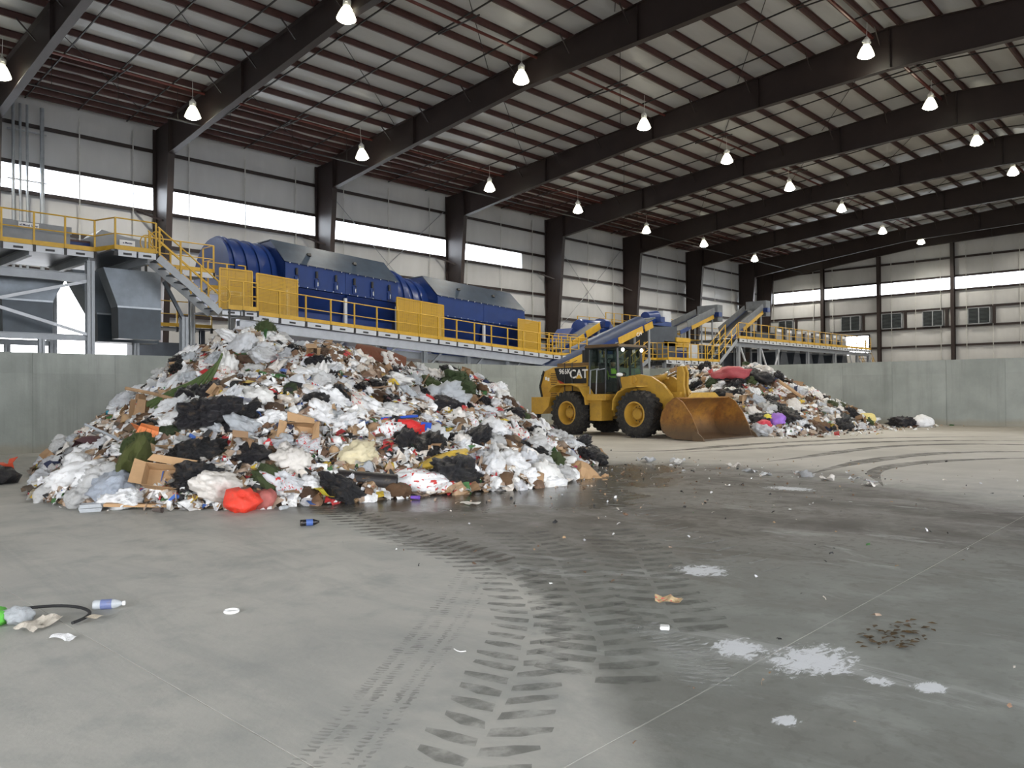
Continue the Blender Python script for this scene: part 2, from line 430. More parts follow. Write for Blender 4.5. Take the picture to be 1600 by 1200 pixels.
# long wall behind the machines
wl = structure('wall_left'); PL = lambda u, d, z: (u, YW+.12-d, z)
back = MB(); WN = 0
def window(u0, u1, z0, z1, P, name_n):
    mb = MB(); vs = [P(u0, 0, z0), P(u1, 0, z0), P(u1, 0, z1), P(u0, 0, z1), P(u0, -.02, z0), P(u1, -.02, z0), P(u1, -.02, z1), P(u0, -.02, z1)]
    mb.add(vs, [(0, 1, 2, 3), (7, 6, 5, 4), (0, 4, 5, 1), (1, 5, 6, 2), (2, 6, 7, 3), (3, 7, 4, 0)])
    o = mb.build('window_%d' % name_n, PANE); tag(o, kind='structure'); return o
US = [XF]+FRX[1:-1]+[XE]
rowsz = GZ[:8]+[15.02, 16.62]
for i in range(len(US)-1):
    u0, u1 = US[i], US[i+1]
    for j in range(len(rowsz)-1):
        z0, z1 = rowsz[j], rowsz[j+1]
        if j == 0: z0 = 0
        if abs(u0-10.2) < .1 and z1 <= 8.0:                       # big roll-up door stands open in this bay
            liner_panel(wl, PL, u0, 10.5, z0, z1, z1, back); liner_panel(wl, PL, 17.6, u1, z0, z1, z1, back); continue
        if abs(z0-11.70) < .01 and u0 < 48:
            e = min(u1, 47.95); WN += 1; window(u0, e, z0, z1, PL, WN)
            if e < u1: liner_panel(wl, PL, e, u1, z0, z1, z1, back)
            continue
        liner_panel(wl, PL, u0, u1, z0, z1, z1, back)
    for z in GZ[1:9]:
        if abs(u0-10.2) < .1 and z < 7.5: continue
        mb = MB(); mb.box(u0, u1, YW-.06, YW+.12, z-.035, z+.035); mb.box(u0, u1, YW-.08, YW-.06, z-.10, z+.10); mb.build('girt', STEEL, wl)
    n = 3
    for k in range(n):
        u = u0+(u1-u0)*(k+.55)/n
        mb = MB(); mb.box(u-.03, u+.03, YW-.10, YW-.085, (8.0 if abs(u0-10.2) < .1 else .2), 15.9); mb.build('liner_strap', mat('liner_strap_white', (.55, .55, .52, 1), .5) if 'liner_strap_white' not in MATS else MATS['liner_strap_white'], wl)
back.build('wall_siding', SIDING, wl)
# X bracing rods in two bays
for (a, b) in ((28.35, 39.5), (50.7, 61.95)):
    for (za, zb) in ((6.2, 15.0), (15.0, 6.2)):
        mb = MB(); mb.tube([(a+.6, YW-.15, za), (b-.4, YW-.15, zb)], .022, 6); mb.build('bracing_rod', GREY, wl)
# conduits climbing the wall at the near end
for k, (x, r) in enumerate(((11.25, .07), (11.55, .06), (11.85, .06), (12.5, .10))):
    mb = MB(); mb.tube([(x, YW-.4, 7.6), (x, YW-.4, 15.9)], r, 8); o = mb.build('wall_conduit', GALV, wl, True)
for z in (9.5, 12.2, 14.6):
    mb = MB(); mb.box(11.0, 12.7, YW-.42, YW-.36, z-.03, z+.03); mb.build('conduit_bracket', GREY, wl)

# end wall
we = structure('wall_back'); PE = lambda u, d, z: (XE+.12-d, u, z)
back = MB(); YS = [YR, -12, -5, 2, 9, 15.8, 22.8, 30.0, 36.1, 43.2, YW]
for i in range(len(YS)-1):
    u0, u1 = YS[i], YS[i+1]
    for j in range(len(GZ)-1):
        z0, z1 = GZ[j], GZ[j+1]
        if j == 0: z0 = 0
        za, zb = min(z1, roofz(u0)+.25), min(z1, roofz(u1)+.25)
        if max(za, zb) <= z0+.05: continue
        za, zb = max(za, z0+.02), max(zb, z0+.02)
        if abs(z0-11.70) < .01 and u0 < 42:
            e = 42.1 if u1 > 42.2 else u1
            WN += 1; window(u0, e, z0, z1, PE, WN)
            if e < u1: liner_panel(we, PE, e, u1, z0, z1, z1, back)
            continue
        if abs(u0-30.0) < .01 and (abs(z0-6.08) < .01 or abs(z0-4.15) < .01):      # doorway at the end of the high platform
            zo0, zo1 = (z0, 7.5) if z0 > 6 else (5.45, z1)
            liner_panel(we, PE, u0, 31.2, z0, z1, z1, back); liner_panel(we, PE, 33.75, u1, z0, z1, z1, back)
            if zo1 < z1-.05: liner_panel(we, PE, 31.2, 33.75, zo1, z1, z1, back)
            if zo0 > z0+.05: liner_panel(we, PE, 31.2, 33.75, z0, zo0, zo0, back)
            continue
        liner_panel(we, PE, u0, u1, z0, za, zb, back)
    for z in GZ[1:]:
        if z > min(roofz(u0), roofz(u1)): continue
        if abs(u0-30.0) < .01 and abs(z-6.08) < .01:
            for s, e in ((u0, 31.2), (33.75, u1)):
                mb = MB(); mb.box(XE-.06, XE+.12, s, e, z-.035, z+.035); mb.box(XE-.09, XE-.06, s, e, z-.11, z+.11); mb.build('girt', STEEL, we)
            continue
        mb = MB(); mb.box(XE-.06, XE+.12, u0, u1, z-.035, z+.035); mb.box(XE-.09, XE-.06, u0, u1, z-.11, z+.11); mb.build('girt', STEEL, we)
    for k in range(3):
        u = u0+(u1-u0)*(k+.5)/3
        if u1-u0 < 2 or 31 < u < 34: continue
        mb = MB(); mb.box(XE-.11, XE-.095, u-.03, u+.03, .2, roofz(u)-.3); mb.build('liner_strap', MATS['liner_strap_white'], we)
back.build('wall_siding', SIDING, we)
for y in YS[1:-1]:
    z1 = roofz(y)-1.0; mb = MB()
    mb.box(XE-.55, XE-.10, y-.012, y+.012, 0, z1); mb.box(XE-.56, XE-.53, y-.17, y+.17, 0, z1); mb.box(XE-.12, XE-.09, y-.17, y+.17, 0, z1)
    mb.build('wind_column', STEEL, we)
# daylight door frame at the end of the high platform
mb = MB()
for y in (31.15, 33.8): mb.box(XE-.12, XE+.1, y-.06, y+.06, 5.45, 7.6)
mb.box(XE-.12, XE+.1, 31.1, 33.85, 7.5, 7.62); mb.build('door_trim', STEEL, we)
# louvre units hung on the end wall
LOUV = mat('louvre_blades', (.10, .115, .12, 1), .4, .4)
for k, (ya, yb) in enumerate(((39.6, 41.4), (32.0, 34.1), (27.7, 29.8), (23.75, 25.7), (19.5, 21.5))):
    t = thing('wall_louvre', 'dark slatted air louvre on the end wall, %s from the long wall corner' % ORD[k], 'louvre', (XE-.2, (ya+yb)/2, 8.1), 'louvres in the end wall')
    mb = MB(); z0, z1 = 8.08, 9.74
    mb.box(XE-.32, XE-.10, ya, ya+.08, z0, z1); mb.box(XE-.32, XE-.10, yb-.08, yb, z0, z1); mb.box(XE-.32, XE-.10, ya, yb, z1-.07, z1); mb.box(XE-.32, XE-.10, ya, yb, z0, z0+.07); mb.box(XE-.33, XE-.10, (ya+yb)/2-.05, (ya+yb)/2+.05, z0, z1)
    mb.box(XE-.13, XE-.10, ya, yb, z0, z1); mb.build('frame', GREY, t)
    mbd = MB(); mbd.box(XE-.20, XE-.09, ya-.45, ya-.18, z0, z1+.1); mbd.build('side_post', STEEL, t)
    for q in range(12):
        z = z0+.10+q*.128; mb = MB(); mb.bar((XE-.30, (ya+yb)/2, z), (XE-.18, (ya+yb)/2, z+.09), yb-ya-.16, .012); mb.build('blade', LOUV, t)

# walls behind the camera: tipping doors standing open
wr = MB()
def slab(mb, P, a, b, z0, za, zb):
    q = [P(a, 0, z0), P(b, 0, z0), P(b, 0, zb), P(a, 0, za), P(a, .15, z0), P(b, .15, z0), P(b, .15, zb), P(a, .15, za)]
    mb.add(q, [(0, 1, 2, 3), (7, 6, 5, 4), (0, 4, 5, 1), (1, 5, 6, 2), (2, 6, 7, 3), (3, 7, 4, 0)])
P = lambda u, d, z: (u, YR-d, z)
xs = [XF]
for a, b in RDOORS: xs += [a, b]
xs.append(XE)
for i in range(0, len(xs), 2): slab(wr, P, xs[i], xs[i+1], 0, 9, 9)
slab(wr, P, XF, XE, 9, 11.7, 11.7); slab(wr, P, XF, XE, 13.1, 16.62, 16.62); slab(wr, P, XF, XF+1, 11.7, 13.1, 13.1)
tag(wr.build('wall_right', LINER), kind='structure')
WN += 1; window(XF+1, XE, 11.7, 13.1, lambda u, d, z: (u, YR+d, z), WN)
wf = MB(); P = lambda u, d, z: (XF-d, u, z); ys = [YR]
for a, b in FDOORS: ys += [a, b]
ys.append(YW)
for i in range(0, len(ys), 2): slab(wf, P, ys[i], ys[i+1], 0, 9, 9)
slab(wf, P, YR, RIDGE, 9, roofz(YR)+.3, roofz(RIDGE)+.3); slab(wf, P, RIDGE, YW, 9, roofz(RIDGE)+.3, roofz(YW)+.3)
tag(wf.build('wall_front', LINER), kind='structure')

# roof: deck, sagging liner, purlins, rods
ce = structure('ceiling')
mb = MB()
for (a, b) in ((YR, RIDGE), (RIDGE, YW+.2)):
    za, zb = roofz(a)+.36, roofz(b)+.36
    q = [(XF, a, za), (XE, a, za), (XE, b, zb), (XF, b, zb), (XF, a, za+.1), (XE, a, za+.1), (XE, b, zb+.1), (XF, b, zb+.1)]
    mb.add(q, [(0, 1, 2, 3), (7, 6, 5, 4), (0, 4, 5, 1), (1, 5, 6, 2), (2, 6, 7, 3), (3, 7, 4, 0)])
mb.build('roof_deck', SIDING, ce)
PSP = 1.655; PY = [RIDGE+.45+PSP*k for k in range(16)]+[38.75, 39.55, 40.35, 41.15, 41.95, 42.75, 43.45]
PYn = [RIDGE-.45-PSP*k for k in range(19)]
for i in range(len(FRX)-1):
    a, b = FRX[i], FRX[i+1]
    for sgn in (1, -1):
        vs = []; fs = []; ny = 19*4; nx = 8
        for j in range(ny+1):
            s = j/4*PSP+.45-.45*(j == 0)
            y = RIDGE+sgn*min(s, abs((YW if sgn > 0 else YR)-RIDGE))
            for q in range(nx+1):
                x = a+(b-a)*q/nx
                sag = .05*abs(math.sin(math.pi*j/4)) + .05*noise.noise((x*.5, y*.9, 1.7))*(j % 4 != 0)
                vs.append((x, y, roofz(y)+.28-sag))
        for j in range(ny):
            for q in range(nx):
                c = j*(nx+1)+q; fs.append((c, c+1, c+nx+2, c+nx+1))
        mb = MB(); mb.add(vs, fs); mb.build('roof_liner', ROOFL, ce, smooth=True)
def cpurlin(L):
    mb = MB(); h, w, t = .26, .085, .012
    mb.box(0, L, -t/2, t/2, 0, h); mb.box(0, L, 0, w, 0, t); mb.box(0, L, -w, 0, h-t, h); return mb
rest = MB()
for i in range(len(FRX)-1):
    a, b = FRX[i], FRX[i+1]
    pm = cpurlin(b-a).mesh(PURL)
    for y in PY:
        if b < 5: continue
        ob('purlin', pm, ce, (a, y, roofz(y)))
    for k, y in enumerate(PYn):
        if k < 7 and a > 27: ob('purlin', pm, ce, (a, y, roofz(y)))
        else:
            c = cpurlin(b-a); rest.add([v+Vector((a, y, roofz(y))) for v in c.v], c.f)
    if b < 5:
        for y in PY:
            c = cpurlin(b-a); rest.add([v+Vector((a, y, roofz(y))) for v in c.v], c.f)
o = rest.build('purlin_rows', PURL, ce); o['kind'] = 'stuff'
for i in range(1, len(FRX)-1):
    a, b = FRX[i], FRX[i+1]
    for f in (.2, .5, .8):
        x = a+(b-a)*f
        for sgn, yend in ((1, YW-.3), (-1, -4)):
            mb = MB(); mb.bar((x, RIDGE, roofz(RIDGE)+.0), (x, yend, roofz(yend)-.0), .05, .06); mb.build('bracing_rod', DARK, ce)
    if b < 12: continue
    for q in range(4):                                           # diagonal cable pairs in the roof plane
        y0 = RIDGE+q*7.7; y1 = y0+7.7
        mb = MB(); mb.tube([(a+.2, y0, roofz(y0)+.1), (b-.2, y1, roofz(y1)+.1)], .02, 5); mb.build('bracing_cable', DARK, ce)

# steel portal frames
def iprofile(mb, outer, inner, x, fw=.17, tf=.03, tw=.02, yz=True):
    """web polygon between two point chains in YZ plus flanges along each"""
    poly = outer+inner[::-1]
    mb.prism(poly, x-tw/2, x+tw/2, 'yz')
    for ch in (outer, inner):
        for p, q in zip(ch[:-1], ch[1:]):
            mb.bar((x, p[0], p[1]), (x, q[0], q[1]), 2*fw, tf, up=(0, -(q[1]-p[1]), q[0]-p[0]))
def rafter_under(y):
    s = abs(y-RIDGE); pts = [(0, 16.82), (13.2, 16.42), (21.5, 15.50), (29.45, 14.52)]
    for (a, za), (b, zb) in zip(pts[:-1], pts[1:]):
        if s <= b: return za+(zb-za)*(s-a)/(b-a)
    return 14.5
FLAB = ['behind the left edge of the view', '', '']
for k, x in enumerate(FRX):
    vis = k-2
    if vis < 0: lab = 'dark brown steel portal frame spanning the hall behind the camera, %s' % ('far one' if k == 0 else 'near one')
    elif k == len(FRX)-1: lab = 'dark brown steel frame standing tight against the end wall'
    else: lab = 'dark brown steel portal frame, %s counting from the near end' % ORD[vis]
    t = thing('portal_frame', lab, 'steel frame', (x, RIDGE, 0), 'steel portal frames of the hall')
    for sgn in (1, -1):
        Y = lambda s: RIDGE+sgn*s
        half = 31.25
        mb = MB()     # column: straight outside, tapering inside
        out = [(Y(half), 0), (Y(half), 16.2)]; inn = [(Y(half-.75), 0), (Y(half-1.95), 14.5), (Y(half-1.95), 16.3)]
        iprofile(mb, out, inn, x); mb.build('column', STEEL, t)
        mb = MB()
        top = [(Y(half-1.95), roofz(Y(half-1.95))), (Y(0), roofz(RIDGE))]
        und = [(Y(29.3), 14.52), (Y(21.5), 15.50), (Y(13.2), 16.42), (Y(0), 16.82)]
        iprofile(mb, top, und, x); mb.build('rafter', STEEL, t)
        for s in (.02, 6.6, 13.2, 21.5, 29.2):
            mb = MB(); y = Y(s); mb.box(x-.15, x+.15, y-.012, y+.012, rafter_under(y)+.02, roofz(y)-.02); mb.build('stiffener', STEEL, t)
        if sgn > 0:
            for q in range(0, 16, 2):
                y = PY[q]; z = roofz(y)+.05
                mb = MB(); mb.bar((x-.75, y, z), (x-.03, y, max(rafter_under(y)+.3, z-.7)), .05, .05); mb.build('flange_brace', STEEL, t)
            mb = MB(); mb.bar((x-1.0, YW-.1, 11.6), (x-.02, Y(half-.9), 11.1), .10, .10); mb.build('column_brace', STEEL, t)

# sprinkler mains and light conduit under the purlins
for k, (y, dz, r, lab) in enumerate(((38.0, -.10, .07, 'dark red sprinkler main under the purlins next to the long wall'), (25.0, -.10, .07, 'dark red sprinkler main under the purlins halfway up the roof slope'), (13.4, -.14, .09, 'dark red sprinkler main running just beside the roof ridge'))):
    t = thing('sprinkler_main', lab, 'pipe', (8, y, roofz(y)+dz-.07), 'sprinkler mains under the roof')
    for i in range(2, len(FRX)-1):
        a, b = FRX[i], FRX[i+1]
        mb = MB(); mb.tube([(a+.03, y, roofz(y)+dz), (b-.03, y, roofz(y)+dz)], r, 8); mb.build('pipe_section', PIPE, t, True)
        mb = MB(); x = (a+b)/2; mb.tube([(x, y-1.3, roofz(y)+dz-.1), (x, y+1.3, roofz(y)+dz-.1)], .035, 6); mb.build('branch', DARK, t)
t = thing('light_conduit', 'long dark conduit strung below the roof alongside the lamps nearest the long wall', 'conduit', (9, 38.4, 15.1))
for i in range(2, len(FRX)-1):
    a, b = FRX[i], FRX[i+1]
    mb = MB(); mb.tube([(a, 38.4, 15.15), (b, 38.4, 15.15)], .045, 6); mb.build('pipe_section', DARK, t)
    for f in (.15, .5, .85):
        x = a+(b-a)*f; mb = MB(); mb.tube([(x, 38.4, 15.15), (x, 38.4, roofz(38.4)+.1)], .012, 5); mb.build('hanger_rod', DARK, t)

# high-bay lamps
def lamp_proto():
    t = thing('high_bay_lamp', 'x', 'lamp')
    mb = MB(); mb.tube([(0, 0, .86), (0, 0, 1.93)], .012, 6); c = mb.build('hanging_cord', LAMPW, t)
    mb = MB(); mb.lathe([(.13, .52), (.16, .56), (.16, .74), (.10, .80), (.05, .88)], 12); mb.box(-.22, .22, -.05, .05, .60, .68); h = mb.build('ballast_housing', LAMPW, t, True)
    mb = MB(); mb.lathe([(.10, .54), (.14, .50), (.20, .42), (.27, .28), (.34, .12), (.38, .0), (.365, .0), (.32, .12), (.25, .28), (.18, .40), (.08, .50)], 20, cap=False); r = mb.build('reflector', GLOWG, t, True)
    mb = MB(); mb.lathe([(.0, -.12), (.15, -.11), (.28, -.06), (.36, .012), (.30, .06), (.0, .08)], 20, cap=False); l = mb.build('lens', LENS, t, True)
    return t, [c, h, r, l]
lt, lparts = lamp_proto()
for c in lparts: ORG.pop(c.name, None)
LROWS = [('the row beside the long wall', 1.055, 15.2, [(9.01, 36.51), (16.44, 35.66), (25.75, 35.44), (35.53, 35.42), (44.33, 35.32), (54.05, 36.04), (62.79, 35.83), (73.63, 36.43), (81.08, 36.72)]),
         ('the middle row', 1.0665, 16.2, [(16.77, 23.99), (25.46, 23.39), (34.46, 23.07), (43.11, 23.01), (52.1, 23.17), (61.13, 23.14), (72.56, 23.95), (80.33, 23.1)]),
         ('the row under the ridge', 1.069, 17.2, [(35.65, 12.37), (44.5, 12.29), (53.15, 12.16), (62.44, 12.13), (71.5, 12.1), (80, 12.1)])]
first = True
for rname, k, z, pts in LROWS:
    for i, (x, y) in enumerate(pts):
        if first: r = lt; first = False; ch = lparts
        else:
            r = lt.copy(); COL.objects.link(r)
            for c in lparts:
                d = c.copy(); COL.objects.link(d); d.parent = r
        r.location = (x*k, y*k, z)
        r['label'] = 'lit high-bay lamp, %s from the near end in %s' % (ORD[i], rname); r['group'] = 'high-bay lamps under the roof'
        l = bpy.data.lights.new('lamp_light', 'SPOT'); l.energy = LAMP_POWER; l.color = (1, .94, .83); l.spot_size = math.radians(150); l.spot_blend = .6; l.shadow_soft_size = .3
        lo = bpy.data.objects.new('lamp_light', l); COL.objects.link(lo); lo.parent = r; lo.location = (0, 0, -.2)
        tilt = random.uniform(-.08, .08); r.rotation_euler = (tilt, random.uniform(-.08, .08), random.uniform(0, 6))
# ------------------------------------------------------------------ machines, platforms, stairs
_postm = {}
def rail_post(h, w=.055):
    if (h, w) not in _postm: _postm[(h, w)] = MB().box(-w/2, w/2, -w/2, w/2, 0, h).mesh(YEL)
    return _postm[(h, w)]
_brk = MB().box(-.045, .045, -.05, .05, -.20, .02).mesh(DARK)
def railing(parent, pts, h=1.08, spacing=1.1, toe=.15, mids=(.55,), bracket=True, r=.024):
    pts = [Vector(p) for p in pts]
    for a, b in zip(pts[:-1], pts[1:]):
        n = max(1, round((b-a).length/spacing))
        for k in range(n+1):
            if k == n and b is not pts[-1]: continue
            p = a+(b-a)*k/n
            ob('rail_post', rail_post(h), parent, p)
            if bracket: ob('post_bracket', _brk, parent, p)
        up = Vector((0, 0, 1))
        MB().tube([a+up*h, b+up*h], r, 6).build('top_rail', YEL, parent, True)
        for m in mids: MB().tube([a+up*m, b+up*m], r*.85, 6).build('mid_rail', YEL, parent, True)
        if toe: MB().bar(a+up*(toe/2+.02), b+up*(toe/2+.02), .015, toe).build('toe_board', YEL, parent)
def fascia(parent, a, b, spacing, h=.20):
    """face channel of a deck, one plate per post bay, with a dark hand slot"""
    a = Vector(a); b = Vector(b); n = max(1, round((b-a).length/spacing))
    for k in range(n):
        p = a+(b-a)*k/n; q = a+(b-a)*(k+1)/n; d = (q-p).normalized()
        o = MB().bar(p+d*.03-Vector((0, 0, h/2)), q-d*.03-Vector((0, 0, h/2)), .03, h).build('face_plate', LGREY, parent)
        c = (p+q)/2-Vector((0, 0, h*.55)); out = Vector((0, 0, 1)).cross(d).normalized()*(-.016)
        MB().bar(c+out-d*.14, c+out+d*.14, .004, h*.36).build('slot', DARK, o)
def deck(parent, x0, x1, y0, y1, z, slope=0.0, name='deck'):
    mb = MB(); zz = lambda x: z-slope*(x-x0)
    q = [(x0, y0, zz(x0)-.05), (x1, y0, zz(x1)-.05), (x1, y1, zz(x1)-.05), (x0, y1, zz(x0)-.05), (x0, y0, zz(x0)), (x1, y0, zz(x1)), (x1, y1, zz(x1)), (x0, y1, zz(x0))]
    mb.add(q, [(0, 1, 2, 3), (7, 6, 5, 4), (0, 4, 5, 1), (1, 5, 6, 2), (2, 6, 7, 3), (3, 7, 4, 0)]); return mb.build(name, DGREY, parent)  # dark grey puts the shade under the deck into its colour
def ibeam(a, b, h=.25, w=.18, up=(0, 0, 1)):
    mb = MB(); a = Vector(a); b = Vector(b); u = Vector(up)
    mb.bar(a, b, .02, h, up); o = u*(h/2-.01); mb.bar(a+o, b+o, w, .02, up); mb.bar(a-o, b-o, w, .02, up); return mb

# --- platform over the chutes, near end
t = thing('chute_platform', 'elevated grey platform with yellow railing above the discharge chutes', 'platform', (5, 30, 0))
deck(t, -3, 10.0, 28.8, 33.0, 6.6); deck(t, 10.0, 11.55, 27.75, 33.0, 6.6)
railing(t, [(-3, 28.8, 6.6), (9.85, 28.8, 6.6), (10.15, 27.8, 6.6), (11.5, 27.8, 6.6)], spacing=.92)
fascia(t, (-3, 28.78, 6.6), (9.85, 28.78, 6.6), .92); fascia(t, (10.2, 27.76, 6.6), (11.5, 27.76, 6.6), .65)
railing(t, [(-3, 33, 6.6), (11.5, 33, 6.6)], spacing=1.4, bracket=False)
for x in (-2.5, -.5, 1.6, 3.7, 5.8, 7.9, 9.7, 11.3):
    ibeam((x, 28.0 if x > 10 else 28.9, 6.40), (x, 33, 6.40), .28, .16).build('cross_beam', GREY, t)
for y in (28.95, 32.8):
    ibeam((-3, y, 5.70), (9.8, y, 5.70), .30, .18).build('girder', GREY, t); ibeam((-3, y, 3.68), (9.8, y, 3.68), .20, .16).build('tie_beam', GREY, t)
    for x in (-2.6, 3.4, 9.74): ibeam((x, y, 0), (x, y, 6.3), .24, .24, up=(0, 1, 0)).build('support_post', GREY, t)
    for x in (2.2, 5.4, 8.26): ibeam((x, y, 0), (x, y, 3.6), .18, .18, up=(0, 1, 0)).build('short_post', GREY, t)
    for a, b in ((-2.6, 3.4), (3.4, 9.74)):
        for za, zb in ((3.8, 5.6), (5.6, 3.8)): MB().bar((a+.1, y-.06, za), (b-.1, y-.06, zb), .05, .10).build('brace', LGREY, t)
MB().bar((12.25, 28.95, 5.85), (13.0, 28.95, 4.45), .1, .12).build('brace', DGREY, t)
for x in (12.95, 15.2):
    ibeam((x, 28.9, 0), (x, 28.9, 4.6), .24, .24, up=(0, 1, 0)).build('support_post', GREY, t)

def chute(label, x0, x1, xt0, xt1, y0, y1, zt, zf, zb):
    c = thing('discharge_chute', label, 'chute', ((x0+x1)/2, (y0+y1)/2, zb), 'discharge chutes under the platform')
    mb = MB(); up = [(xt0, y0, zt), (xt1, y0, zt), (xt1, y1, zt), (xt0, y1, zt)]; lo = [(x0, y0, zf), (x1, y0, zf), (x1, y1, zf), (x0, y1, zf)]
    mb.add(up+lo, [(0, 1, 5, 4), (1, 2, 6, 5), (2, 3, 7, 6), (3, 0, 4, 7), (0, 3, 2, 1)]); mb.build('funnel', mat('shade_toned_funnel_steel', (.17, .195, .22, 1), .4, .4, .12, 1.5) if 'shade_toned_funnel_steel' not in MATS else MATS['shade_toned_funnel_steel'], c)  # funnel steel darkened: the backlit shade on its front is in the colour
    mb = MB(); r = .06; mb.add([(x0, y0-.01, zf), (x1, y0-.01, zf), (x1, y1, zf), (x0, y1, zf), (x0+.03, y0+.02, zb), (x1, y0+.02, zb), (x1, y1, zb), (x0+.03, y1, zb)], [(0, 1, 5, 4), (1, 2, 6, 5), (2, 3, 7, 6), (3, 0, 4, 7), (4, 5, 6, 7)])
    mb.build('skirt', mat('shade_toned_skirt_steel', (.035, .047, .058, 1), .4, .25) if 'shade_toned_skirt_steel' not in MATS else MATS['shade_toned_skirt_steel'], c)  # dark skirt steel, deepened by backlit shade put into the colour
    MB().box(x0-.02, x1+.02, y0-.03, y0, zf-.03, zf+.03).build('flange', GALV, c)
    return c
chute('steel discharge chute with dark skirt seen through the crossed braces', 7.36, 8.85, 6.9, 9.25, 29.8, 31.4, 5.7, 4.92, 3.82)
chute('steel discharge chute with a slanted bright side, the deeper one in the middle', 10.75, 13.0, 9.9, 13.0, 31.2, 32.4, 6.3, 4.75, 3.72)
chute('steel discharge chute below the yellow stairs with a slanted bright side', 10.78, 12.28, 10.3, 12.28, 29.3, 29.95, 6.2, 4.86, 3.74)

# grey cabinets standing on the platform
CABG = mat('cabinet_grey', (.24, .25, .26, 1), .45, .1, .06)
c = thing('sorting_hopper', 'grey steel hopper box on the near platform carrying the black-lettered scrap sign', 'hopper', (6.5, 31, 6.6))
MB().box(2.5, 9.62, 30.5, 31.9, 6.6, 7.45).build('body', CABG, c); MB().box(2.5, 7.85, 30.52, 31.9, 7.45, 7.68).build('upper_plate', DGREY, c); MB().box(2.45, 9.66, 30.46, 30.5, 7.40, 7.66).build('rim', CABG, c)
sg = MB().box(8.0, 8.62, 30.42, 30.44, 7.44, 7.62).build('sign_plate', SCREENW, c)
ob('sign_lettering', text_mesh('el Metal Scrap', .098, .002, SCREENB), c, (8.31, 30.415, 7.53), (HP, 0, 0))
c = thing('sorting_hopper', 'grey angled hopper box beside the top of the yellow stairs', 'hopper', (11, 31, 6.6))
MB().prism([(10.4, 6.6), (12.4, 6.6), (12.4, 7.45), (11.4, 7.55), (10.6, 7.7), (10.4, 7.5)], 30.3, 31.6).build('body', CABG, c)
MB().box(11.2, 11.75, 30.26, 30.29, 7.22, 7.42).build('sign_plate', SCREENW, c); ob('sign_lettering', text_mesh('e Metals', .10, .002, SCREENB), c, (11.48, 30.255, 7.32), (HP, 0, 0))
c = thing('machine_cabinet', 'dark blue machine box behind the railing between the two grey hoppers', 'cabinet', (10, 31.5, 6.6))
MB().box(9.75, 10.9, 30.9, 32.3, 6.6, 7.25).build('body', BLUE, c); MB().box(9.72, 10.93, 30.88, 32.3, 7.25, 7.32).build('lid', PURL, c)

# --- stairs from the platform down to the drum walkway
def stairs(label, a, b, y0, y1, n, rail_h=.95, sub='stringer'):
    s = thing('staircase', label, 'stairs', (a[0], (y0+y1)/2, min(a[1], b[1])))
    for y in (y0, y1):
        MB().bar((a[0], y, a[1]-.12), (b[0], y, b[1]-.12), .03, .26).build('stringer', GREY, s)
        for h in (rail_h, rail_h*.5):
            MB().tube([(a[0], y, a[1]+h), (b[0], y, b[1]+h)], .026, 6).build('handrail', YEL, s, True)
        for f in (.02, .35, .68, .98):
            x = a[0]+(b[0]-a[0])*f; z = a[1]+(b[1]-a[1])*f
            ob('rail_post', rail_post(rail_h), s, (x, y, z)); 
    for k in range(n):
        f = (k+.7)/n; x = a[0]+(b[0]-a[0])*f; z = a[1]+(b[1]-a[1])*f
        MB().box(x-.14, x+.14, y0+.02, y1-.02, z-.03, z).build('tread', DGREY, s)
    return s
st = stairs('grey stairs with yellow handrails leading down from the near platform to the drum walkway', (11.55, 6.6), (13.8, 4.87), 27.75, 28.6, 8)
for y in (27.75, 28.6):
    for cx, cz in ((11.5, 7.1), (13.95, 5.4)):
        MB().tube([(cx+.22*math.cos(q*.35), y, cz+.28*math.sin(q*.35)) for q in range(19)], .02, 6).build('rail_hoop', YEL, st, True)

# upper service walkway behind the stairs
t = thing('service_walkway', 'short yellow railed walkway behind the stairs next to the drum inlet', 'walkway', (14, 31, 0))
deck(t, 11.6, 14.6, 29.7, 31.6, 6.45); deck(t, 14.6, 16.3, 30.6, 31.8, 5.95)
railing(t, [(11.9, 29.7, 6.45), (14.5, 29.7, 6.45), (14.5, 30.6, 6.45)], spacing=1.2); railing(t, [(14.7, 30.6, 5.95), (16.3, 30.6, 5.95), (16.3, 31.8, 5.95)], spacing=.9)
fascia(t, (11.7, 29.68, 6.45), (14.6, 29.68, 6.45), 1.2); fascia(t, (14.7, 30.58, 5.95), (16.3, 30.58, 5.95), .9)
for x in (12.2, 14.4, 16.1): ibeam((x, 31.4, 0), (x, 31.4, 5.9), .2, .2, up=(0, 1, 0)).build('support_post', GREY, t)
t = thing('floor_guardrail', 'low yellow guard railing seen under the stairs behind the chutes', 'railing', (14, 33, 0))
deck(t, 12.8, 16.2, 33.0, 34.5, 4.55); railing(t, [(13.0, 33, 4.55), (16.0, 33, 4.55)], spacing=.8)
for x in (13.1, 15.9): ibeam((x, 33.7, 0), (x, 33.7, 4.5), .2, .2, up=(0, 1, 0)).build('support_post', DGREY, t)
MB().box(13.0, 16.0, 33.1, 34.4, 3.2, 3.9).build('machine_frame', DGREY, t)

